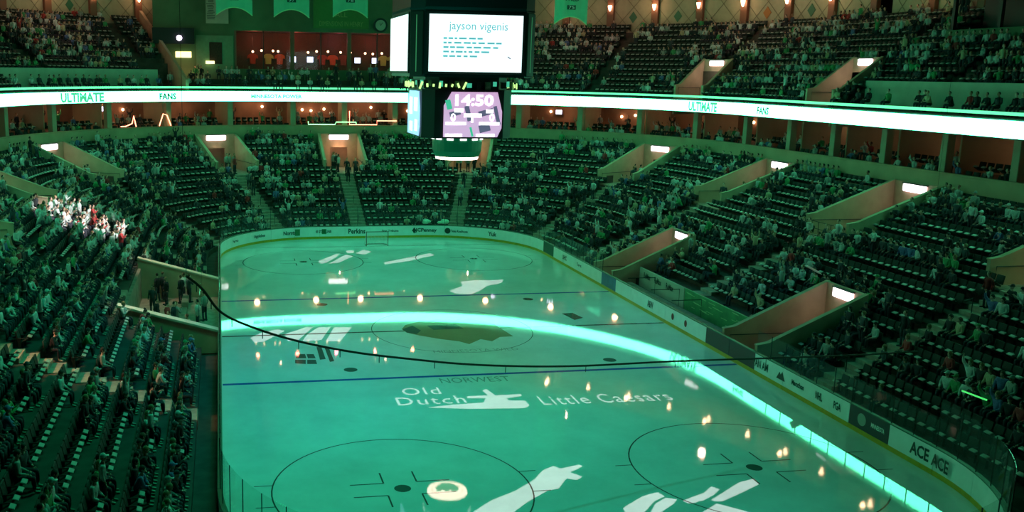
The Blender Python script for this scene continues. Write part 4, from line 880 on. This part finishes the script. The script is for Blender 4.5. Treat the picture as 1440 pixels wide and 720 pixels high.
def pose(kind):
    """joint positions, local: y towards the ice, z up from the tread"""
    if kind.startswith('stand'):
        hip = (0, .22, .92); chest = (0, .22, 1.32); knees = [(-.11, .25, .5), (.11, .25, .5)]; feet = [(-.12, .22, .05), (.12, .22, .05)]
    else:
        lean = {'sit_lean': .22, 'sit_back': -.03}.get(kind, .04); hip = (0, .0, .50); chest = (0, lean, .92-.04*(lean > .1)); knees = [(-.13, .42, .5), (.13, .42, .5)]; feet = [(-.12, .42, .06), (.12, .42, .06)]
    sh = [(s*.19, chest[1], chest[2]+.10) for s in (-1, 1)]; y0, z0 = chest[1], chest[2]
    if kind in ('sit', 'sit_back'): el = [(s*.26, y0+.02, z0-.2) for s in (-1, 1)]; ha = [(s*.14, .30, .60) for s in (-1, 1)]
    elif kind == 'sit_lean': el = [(s*.24, y0+.1, z0-.17) for s in (-1, 1)]; ha = [(s*.05, .46, .66) for s in (-1, 1)]
    elif kind in ('sit_clap', 'stand_clap'): el = [(s*.27, y0+.12, z0-.16) for s in (-1, 1)]; ha = [(s*.04, y0+.34, z0+.05) for s in (-1, 1)]
    elif kind == 'sit_wave': el = [(-.26, y0+.02, z0-.2), (.32, y0+.08, z0+.3)]; ha = [(-.14, .30, .60), (.30, y0+.12, z0+.58)]
    elif kind == 'stand_cheer': el = [(s*.32, y0+.04, z0+.3) for s in (-1, 1)]; ha = [(s*.28, y0+.08, z0+.6) for s in (-1, 1)]
    else: el = [(s*.25, y0-.03, z0-.18) for s in (-1, 1)]; ha = [(s*.25, y0+.08, z0-.42) for s in (-1, 1)]
    neck = (0, chest[1]+.01, chest[2]+.16); head = (0, chest[1]+.04, chest[2]+.33)
    return hip, chest, sh, el, ha, neck, head, knees, feet
def person_meshes(kind):
    hip, chest, sh, el, ha, neck, head, kn, ft = pose(kind)
    mid = lerp(hip, chest, .5)
    hj = [(s*.09, hip[1]+.02, hip[2]-.02) for s in (-1, 1)]
    # continuous body
    N = [(hip, (.13, .10)), (mid, (.125, .09)), (chest, (.15, .10)), (neck, .055), (lerp(neck, head, .55), .06)]
    E_ = [(0, 1), (1, 2), (2, 3), (3, 4)]
    for i, s in enumerate((-1, 1)):
        n = len(N); N += [(sh[i], .062), (el[i], .045), (lerp(el[i], ha[i], .85), .03), (ha[i], (.042, .02))]; E_ += [(2, n), (n, n+1), (n+1, n+2), (n+2, n+3)]
        n = len(N); toe = (ft[i][0], ft[i][1]+.17, .035); N += [(hj[i], .09), (lerp(hj[i], kn[i], .55), .078), (kn[i], .058), (lerp(kn[i], ft[i], .4), .052), (ft[i], .042), (toe, (.045, .03))]; E_ += [(0, n), (n, n+1), (n+1, n+2), (n+2, n+3), (n+3, n+4), (n+4, n+5)]
    body = skin_mesh(N, E_)
    # head with brow, nose, ears, eyes and mouth; faces +y
    hx, hy, hz = head; body.sphere((hx, hy, hz), (.077, .098, .118), 12, 9); body.sphere((hx, hy+.03, hz-.065), (.055, .062, .055), 10, 6)
    body.add([(hx-.014, hy+.088, hz-.028), (hx+.014, hy+.088, hz-.028), (hx, hy+.122, hz-.026), (hx, hy+.094, hz+.02)], [(0, 1, 2), (0, 2, 3), (2, 1, 3)])
    for s in (-1, 1): body.sphere((hx+s*.08, hy-.005, hz-.005), (.012, .025, .034), 6, 4); body.sphere((hx+s*.032, hy+.086, hz+.012), (.014, .01, .008), 6, 4, 1)
    body.box((hx, hy+.092, hz-.062), (.045, .01, .01), None, 1)
    # five fingers per hand, bent
    for i, s in enumerate((-1, 1)):
        w_ = Vector(ha[i]); d = (w_-Vector(el[i])).normalized(); q = d.to_track_quat('Z', 'Y').to_matrix()
        for j, L in enumerate((.06, .07, .066, .05)):
            b0 = w_+d*.025+q@Vector((-.028+.019*j, 0, 0)); k1 = b0+d*L*.55; k2 = k1+(d*.6+q@Vector((0, -.7, 0)))*L*.5; body.tube([b0, k1, k2], [.0095, .009, .007], 5)
        b0 = w_+q@Vector((-.035*s, 0, 0)); body.tube([b0, b0+q@Vector((-.03*s, -.01, .03)), b0+q@Vector((-.035*s, -.02, .06))], [.011, .01, .008], 5)
    # shirt
    N = [(hip, (.155, .125)), (mid, (.155, .118)), (chest, (.178, .125)), (lerp(chest, neck, .75), .085)]; E_ = [(0, 1), (1, 2), (2, 3)]
    for i in range(2): n = len(N); N += [(sh[i], .085), (el[i], .066), (lerp(el[i], ha[i], .72), .05)]; E_ += [(2, n), (n, n+1), (n+1, n+2)]
    shirt = skin_mesh(N, E_)
    N = [((hip[0], hip[1], hip[2]+.02), (.15, .125))]; E_ = []
    for i in range(2): n = len(N); N += [(hj[i], .108), (lerp(hj[i], kn[i], .55), .096), (kn[i], .076), (lerp(kn[i], ft[i], .4), .07), (lerp(kn[i], ft[i], .88), .06)]; E_ += [(0, n), (n, n+1), (n+1, n+2), (n+2, n+3), (n+3, n+4)]
    trou = skin_mesh(N, E_)
    return body, shirt, trou, head
def hair_mesh(head, style):
    hx, hy, hz = head; b = MB()
    n, k = 12, 6; vs = []; top = [.0, .5, .95, 1.35, 1.7, 2.0, 2.2]
    for i in range(k+1):
        for j in range(n):
            a = 2*math.pi*j/n; front = max(0., math.sin(a)); p = min(top[i], 2.2-.95*front) if style != 2 else min(top[i], 1.55)
            rr = 1.1+(.04*math.sin(a*3+i)); vs.append((hx+.082*rr*math.sin(p)*math.cos(a), hy-.008+.1*rr*math.sin(p)*math.sin(a), hz+.012+.118*rr*math.cos(p)))
    b.add(vs, [(i*n+j, (i+1)*n+j, (i+1)*n+(j+1) % n, i*n+(j+1) % n) for i in range(k) for j in range(n)])
    if style == 1: b.sphere((hx, hy-.06, hz-.1), (.085, .05, .13), 8, 6)
    if style == 2: b.box((hx, hy+.12, hz+.045), (.13, .1, .012))
    return b
KINDS = ['sit', 'sit_back', 'sit_lean', 'sit_clap', 'sit_wave', 'stand', 'stand_cheer', 'stand_clap']
KW = {'sit': 'hands in lap', 'sit_back': 'sitting back', 'sit_lean': 'leaning forward', 'sit_clap': 'sitting clapping', 'sit_wave': 'one arm raised', 'stand': 'standing', 'stand_cheer': 'both arms up', 'stand_clap': 'standing clapping'}
PROTO = {}
for kd in KINDS:
    bo, shm, tr, hd = person_meshes(kd)
    PROTO[kd] = (bo.mesh('body', [M_skin, M_eye], True), shm.mesh('shirt', M_shirt, True), tr.mesh('trousers', M_trous, True), [hair_mesh(hd, s).mesh('hair', M_hair, True) for s in range(3)])
def low_person(kd):
    """small continuous-looking figure for the distant crowd; material ids: 0 shirt 1 skin 2 trousers 3 hair"""
    hip, chest, sh, el, ha, neck, head, kn, ft = pose(kd); b = MB()
    def limb(a, c, r0, r1, mi): b.tube([a, c], [r0, r1], 5, mi, True)
    up = (0, chest[1]+.01, chest[2]+.13)
    b.tube([(hip[0], hip[1], hip[2]-.06), lerp(hip, chest, .5), chest, up, neck], [.15, .145, .175, .13, .06], 7, 0)
    b.sphere(head, (.082, .1, .122), 7, 5, 1); b.sphere((head[0], head[1]-.02, head[2]+.03), (.09, .098, .112), 7, 4, 3); b.tube([neck, lerp(neck, head, .6)], .05, 5, 1, False)
    for i in range(2):
        limb(sh[i], el[i], .07, .055, 0); limb(el[i], lerp(el[i], ha[i], .8), .052, .04, 0); b.sphere(ha[i], (.045, .045, .045), 5, 3, 1)
        limb(((-.09, .09)[i], hip[1]+.02, hip[2]-.02), kn[i], .1, .075, 2); limb(kn[i], ft[i], .07, .05, 2); b.box((ft[i][0], ft[i][1]+.07, .04), (.09, .25, .08), None, 2)
    return b
LOW = {k: low_person(k) for k in KINDS}
# ---- who sits where
PAL = [((.56, .62, .60), 'white', .22), ((.30, .36, .33), 'grey', .12), ((.02, .025, .03), 'black', .3), ((.05, .06, .07), 'charcoal', .17), ((.06, .32, .12), 'green', .09), ((.5, .42, .26), 'tan', .06), ((.4, .04, .04), 'red', .025), ((.1, .16, .35), 'blue', .04)]
PW = np.array([p[2] for p in PAL]); PW /= PW.sum()
SKIN = [(.62, .4, .3), (.55, .34, .25), (.7, .47, .37), (.35, .2, .13)]; HAIRC = [(.03, .02, .015), (.09, .05, .025), (.25, .16, .07), (.012, .012, .012)]
def occ(u, v, seg, t, d, upper):
    if upper: return .5 if u > 700 else .45
    if seg == 'L' and 5.8 < d < 11.6 and 8. < t < 20.5: return .96
    if seg in ('L',): return .62 if v > 430 else .8
    if seg == 'LC': return .62
    if seg == 'F': return .38
    if seg == 'RC': return .33 if t > 50 else (.62 if d < 9 else .45)
    if t > 10: return .72 if d < 8.5 else .5
    return .42 if t > -5 else .33
people = []; seats = []     # (matrix, depth, info)
def fill_row(seg, t0, t1, d, z, rowid, upper, blocked):
    L = abs(t1-t0) if seg in 'LRF' else math.radians(abs(t1-t0))*(RC+d); n = int(L/.54); state = random.random() < .5
    for i in range(n):
        t = t0+(t1-t0)*(i+.5)/n
        if blocked(seg, t, d): state = random.random() < .5; continue
        x, y, nx, ny = ring(seg, t, d)
        if not inview((x, y, z+.8), 30): continue
        u, v, dep = px((x, y, z+.6)); p = occ(u, v, seg, t, d, upper)
        run = 3.2
        if random.random() < 1/run: state = random.random() < p
        M_ = frame_at(seg, t, d, z); info = dict(seg=seg, t=t, row=rowid, u=u, v=v, dep=dep, upper=upper)
        if state: people.append((M_, info))
        seats.append((M_, dict(info, taken=state)))
def blk_low(seg, t, d):
    for s, a in AISLES:
        if s == seg:
            w_ = .9 if seg in 'LRF' else half_angle(.9, d)
            if abs(t-a) < w_: return True
            if d > d_row(KV)-.3 and abs(t-a) < (VW+.3 if seg in 'LRF' else half_angle(VW, 14.5)+1.): return True
        # corner aisles close to a segment end
    for s, c, hw, k in LOWCUT:
        if s == seg and abs(t-c) < hw+.3 and d < d_row(k)+.2: return True
    if seg == 'R' and BENCH[1]-.2 <= t <= BENCH[2]+.2 and d < d_row(BENCH[3]): return True
    return False
for seg, a, e in ALLSEG:
    for k in range(ROWS): fill_row(seg, a, e, d_row(k)+.68, z_row(k), k, False, blk_low)
UA = [('LC', 12.), ('LC', 35.), ('RC', 44.), ('RC', 21.), ('R', 14.5), ('R', 4.), ('LC', 58.)]
def blk_up(seg, t, d):
    k0, k1 = ucuts(seg, t); k = round((d-.5-17.9)/.8)
    if k < k0 or k >= k1: return True
    for s, a in UA:
        if s == seg and abs(t-a) < (.62 if seg in 'LR' else half_angle(.62, d)): return True
    for s, c in UV:
        if s == seg and abs(t-c) < (2. if seg in 'LR' else half_angle(2., 20.)) and d < du(5)+.6: return True
    return seg == 'LC' and t > END-1.2 or seg == 'RC' and t > END-1.2
for seg, a, e in UPS:
    for k in range(UR): fill_row(seg, a, e, du(k)+.5, zu(k), k, True, blk_up)
# accessible platforms, suites, bar terrace: people (suite seats too)
extra = []
for seg, a, e in (('LC', 23., 60.), ('R', 11., -14.)):
    n = int((abs(e-a) if seg == 'R' else math.radians(abs(e-a))*(RC+19))/.7)
    for i in range(n):
        if random.random() < .72:
            t = a+(e-a)*(i+.5)/n; extra.append((frame_at(seg, t, 19.0+random.uniform(-.3, .3), 12.36), random.choice(['sit', 'sit_lean', 'sit_back'])))
for seg, a, e in (('L', 2., CY), ('LC', 0., 90.), ('F', -CX, CX), ('RC', 90., 0.), ('R', CY, -14.)):
    for dd_, zz, pr in ((18.55, 8.1, .42), (20.0, 8.6, .42), (21.6, 8.6, .22)):
        n = int((abs(e-a) if seg in 'LRF' else math.radians(abs(e-a))*(RC+dd_))/.62)
        for i in range(n):
            t = a+(e-a)*(i+.5)/n; Mx = frame_at(seg, t, dd_, zz); x, y = Mx.translation.x, Mx.translation.y
            if not inview((x, y, zz+.5), 20): continue
            if any(s == seg and abs(t-c) < (.5 if seg in 'LRF' else 1.2) for s, c in PST): continue
            if random.random() < pr: extra.append((Mx, random.choice(KINDS[:5]) if dd_ < 21 else random.choice(KINDS[5:])))
            elif dd_ < 21: seats.append((Mx, dict(seg=seg, t=t, row=99, u=0, v=0, dep=999, upper=True, taken=False)))
for yy, zz in ((48.1, 12.35), (49.3, 12.85), (50.7, 13.35)):
    for i in range(58):
        x = -17.5+.6*i
        if random.random() < .6: extra.append((T(x+random.uniform(-.15, .15), yy+random.uniform(-.2, .2), zz)@RZ(math.pi), random.choice(KINDS[:6])))
for i in range(16): extra.append((T(-13.1-random.uniform(.5, 3.8), 3.2+random.uniform(-5.6, 5.6), .08)@RZ(random.uniform(0, 6.28)), random.choice(['stand', 'stand_clap', 'stand'])))
for s_, t_ in (('LC', 70.), ('F', -.7), ('RC', 70.), ('R', 17.), ('R', -13.), ('RC', 25.), ('LC', 28.)):
    for i in range(4): extra.append((frame_at(s_, t_, random.uniform(12.2, 15.5), z_row(KV)-.24)@T(random.uniform(-1.2, 1.2), 0, 0)@RZ(random.uniform(0, 6.28)), 'stand'))
    for i in range(3): extra.append((frame_at(s_, t_, d_row(random.randint(3, 9))+.5, 0), 'stand'))
# people standing on aisle steps need the height of their row
def fix_z(M_):
    if M_.translation.z == 0:
        x, y = M_.translation.x, M_.translation.y; ax, ay = abs(x)-CX, y-CY
        d = math.hypot(ax, ay)-RC if ax > 0 and ay > 0 else (abs(x)-12.95 if ay <= 0 else y-30.48); k = int((d-1.0)/RT); M_ = M_.copy(); M_.translation.z = z_row(k)
    return M_
for i in range(70):
    yy = random.uniform(8.6, 20.2); k = random.randint(5, 9); extra.append((frame_at('L', yy, d_row(k)+random.uniform(.2, .9), z_row(k)), random.choice(['stand', 'sit_lean', 'stand_clap'])))
NPILE = len(extra)-70
extra = [(fix_z(m), k) for m, k in extra]
# ---- choose clothes and pose, split near individuals from the far crowd
SEATW = [.34, .2, .16, .14, .07, .05, .01, .03]
P = []
for M_, inf in people:
    white = (inf['seg'] == 'L' and not inf['upper'] and 5.8 < abs(M_.translation.x)-12.95 < 11.8 and 8 < M_.translation.y < 20.5)
    ci_ = int(rng.choice(len(PAL), p=PW)); kd = KINDS[int(rng.choice(len(KINDS), p=SEATW))]
    if white: ci_ = 0  if rng.random() < .88 else 6; kd = random.choice(['sit_lean', 'sit_clap', 'stand', 'sit'])
    P.append(dict(M=M_@T(random.uniform(-.04, .04), 0, 0)@RZ(random.uniform(-.35, .35)), kd=kd, col=PAL[ci_][0], cn=PAL[ci_][1], skin=random.choice(SKIN), hair=random.choice(HAIRC), hs=random.choice([0, 0, 1, 2]), dep=inf['dep'], inf=inf, vis=0 < inf['u'] < 1440 and 0 < inf['v'] < 725))
for ie, (M_, kd) in enumerate(extra):
    ci_ = int(rng.choice(len(PAL), p=PW)) if ie < NPILE else (0 if rng.random() < .9 else 6); u, v, dep = px(tuple(M_.translation+Vector((0, 0, .8))))
    P.append(dict(M=M_, kd=kd, col=PAL[ci_][0], cn=PAL[ci_][1], skin=random.choice(SKIN), hair=random.choice(HAIRC), hs=0, dep=dep+500, inf=None, vis=False))
P.sort(key=lambda p: p['dep'])
near = [p for p in P if p['vis']][:300]; nid = {id(p) for p in near}; farp = [p for p in P if id(p) not in nid]
rowc = {}
STAND = {'L': 'left', 'R': 'right'}
for p in sorted(near, key=lambda p: p['inf']['t']):
    s = STAND.get(p['inf']['seg'], 'far'); key = (s, p['inf']['row']); rowc[key] = rowc.get(key, 0)+1
    lab = 'person in %s top, %s, %s row up %s stand, %s from near end' % (p['cn'], KW[p['kd']], ordinal(p['inf']['row']+1), s, ordinal(rowc[key])); lab = lab.strip()
    b_, sh_, tr_, hr_ = PROTO[p['kd']]
    o = link('person', b_, None, p['M']); o.color = (*p['skin'], 1); tag(o, lab, 'person', 'spectators in the %s stand' % s)
    c1 = link('shirt', sh_, o); c1.color = (*p['col'], 1); link('trousers', tr_, o); c2 = link('hair', hr_[p['hs']], o); c2.color = (*(p['hair'] if p['hs'] < 2 else p['col']), 1)
def merge(items, tmpl):
    """items: list of (template key, matrix, colours or None) -> one big mesh's arrays"""
    V, F, MI, COL = [], [], [], []; base = 0; by = {}
    for it in items: by.setdefault(it[0], []).append(it)
    for key, its in by.items():
        mb = tmpl[key]; v = np.array([tuple(x) for x in mb.v]); nv = len(v); tris = []; mi = []
        for f, m in zip(mb.f, mb.m):
            for j in range(1, len(f)-1): tris.append((f[0], f[j], f[j+1])); mi.append(m)
        tris = np.array(tris); mi = np.array(mi); MT = np.array([np.array(it[1]) for it in its])
        W = np.einsum('nij,kj->nki', MT[:, :3, :3], v)+MT[:, None, :3, 3]; V.append(W.reshape(-1, 3))
        F.append((tris[None]+(base+np.arange(len(its))*nv)[:, None, None]).reshape(-1, 3)); MI.append(np.tile(mi, len(its)))
        if its[0][2] is not None:
            cl = np.array([it[2] for it in its]); COL.append(cl[:, mi].reshape(-1, 3))
        base += nv*len(its)
    return np.concatenate(V), np.concatenate(F), np.concatenate(MI), (np.concatenate(COL) if COL else None)
def big_mesh(name, V, F, MI, mats, COL=None):
    me = bpy.data.meshes.new(name); me.vertices.add(len(V)); me.vertices.foreach_set('co', V.astype(np.float32).ravel()); me.loops.add(len(F)*3); me.loops.foreach_set('vertex_index', F.astype(np.int32).ravel())
    me.polygons.add(len(F)); me.polygons.foreach_set('loop_start', np.arange(0, len(F)*3, 3, dtype=np.int32)); me.polygons.foreach_set('loop_total', np.full(len(F), 3, dtype=np.int32))
    for m in mats: me.materials.append(m)
    if len(mats) > 1: me.polygons.foreach_set('material_index', MI.astype(np.int32))
    if COL is not None:
        a = me.attributes.new('tint', 'FLOAT_COLOR', 'FACE'); a.data.foreach_set('color', np.concatenate([COL, np.ones((len(COL), 1))], 1).astype(np.float32).ravel())
    me.update(calc_edges=True); return link(name, me)
TR = (.03, .035, .05)
V, F, MI, COL = merge([(p['kd'], p['M'], [p['col'], p['skin'], TR, p['hair']]) for p in farp], LOW)
tag(big_mesh('crowd', V, F, MI, [M_crowd], COL), 'distant crowd of spectators filling the stands', 'crowd', kind='stuff')
# ---- seats
seats.sort(key=lambda s: s[1]['dep'])
ns = [s for s in seats if not s[1]['taken'] and 0 < s[1]['u'] < 1440 and 0 < s[1]['v'] < 722][:300]; sid = {id(s) for s in ns}
rowc = {}
for M_, inf in sorted(ns, key=lambda s: s[1]['t']):
    s = STAND.get(inf['seg'], 'far'); key = (s, inf['row']); rowc[key] = rowc.get(key, 0)+1
    r = empty('stadium_seat', M_, 'empty dark green seat, %s row up %s stand, %s empty one from near end' % (ordinal(inf['row']+1), s, ordinal(rowc[key])), 'seat', 'empty seats in the %s stand' % s)
    for n_, me in ME_SEAT: link(n_, me, r)
items = [('t' if s[1]['taken'] else 'e', s[0], None) for s in seats if id(s) not in sid]
V, F, MI, COL = merge(items, {'e': lowseat, 't': lowback})
tag(big_mesh('seat_rows', V, F, MI, [M_seat, M_edge]), 'rows of dark green seats filling the stands', 'seat', kind='stuff')
print('PEOPLE', len(P), 'SEATS', len(seats), 'near people depth', near[-1]['dep'], 'near seat depth', ns[-1][1]['dep'])

# ================================================================== small things seen in the stands
p = atz(1370, 556, 3.3)
gs = empty('glow_stick', T(*p), 'thin green glow stick held up in the near right stand', 'glow stick')
MB().tube([(-.3, .26, .1), (.3, -.27, -.1)], .03, 8).obj('tube', mat('stick_glow', (.1, .8, .2), .4, emit=(.08, .8, .16), es=1.), gs); MB().tube([(.3, -.27, -.1), (.38, -.34, -.125)], .034, 8).obj('cap', M_dark, gs)
for (u, v), lab in (((601, 312), 'left of two bright mint bundles resting behind the far boards'), ((623, 312), 'right of two bright mint bundles resting behind the far boards')):
    q = atY(u, v, 31.15); b = MB(); r2 = random.Random(u)
    for i in range(5): b.sphere((r2.uniform(-.35, .35), r2.uniform(-.1, .1), r2.uniform(.1, .25)), (r2.uniform(.2, .32), .2, r2.uniform(.13, .2)), 8, 5)
    o = b.obj('cloth_bundle', mat('mint_cloth', (.6, .95, .8), .8), None, T(q[0], 31.15, max(q[2]-.25, 1.1)), True); tag(o, lab, 'bundle', 'mint bundles behind the far boards')
    MB().box((0, 0, .05), (.8, .4, .1)).obj('tray', M_dark, o, T(0, 0, -.1))
# white programme sheet lying on the near tunnel's back wall
q = atz(1143, 379, 4.3); o = MB().prism([(-.55, -.3), (.1, -.42), (.55, -.1), (.5, .3), (-.3, .36)], (1, 0, 0), (0, 1, 0), (0, 0, 0), .02).obj('paper_sheet', mat('paper', (.85, .8, .84), .8), None, T(*q)@Matrix.Rotation(.5, 4, 'Y')); tag(o, 'pinkish white paper sheet held above the large lit tunnel at right', 'paper')
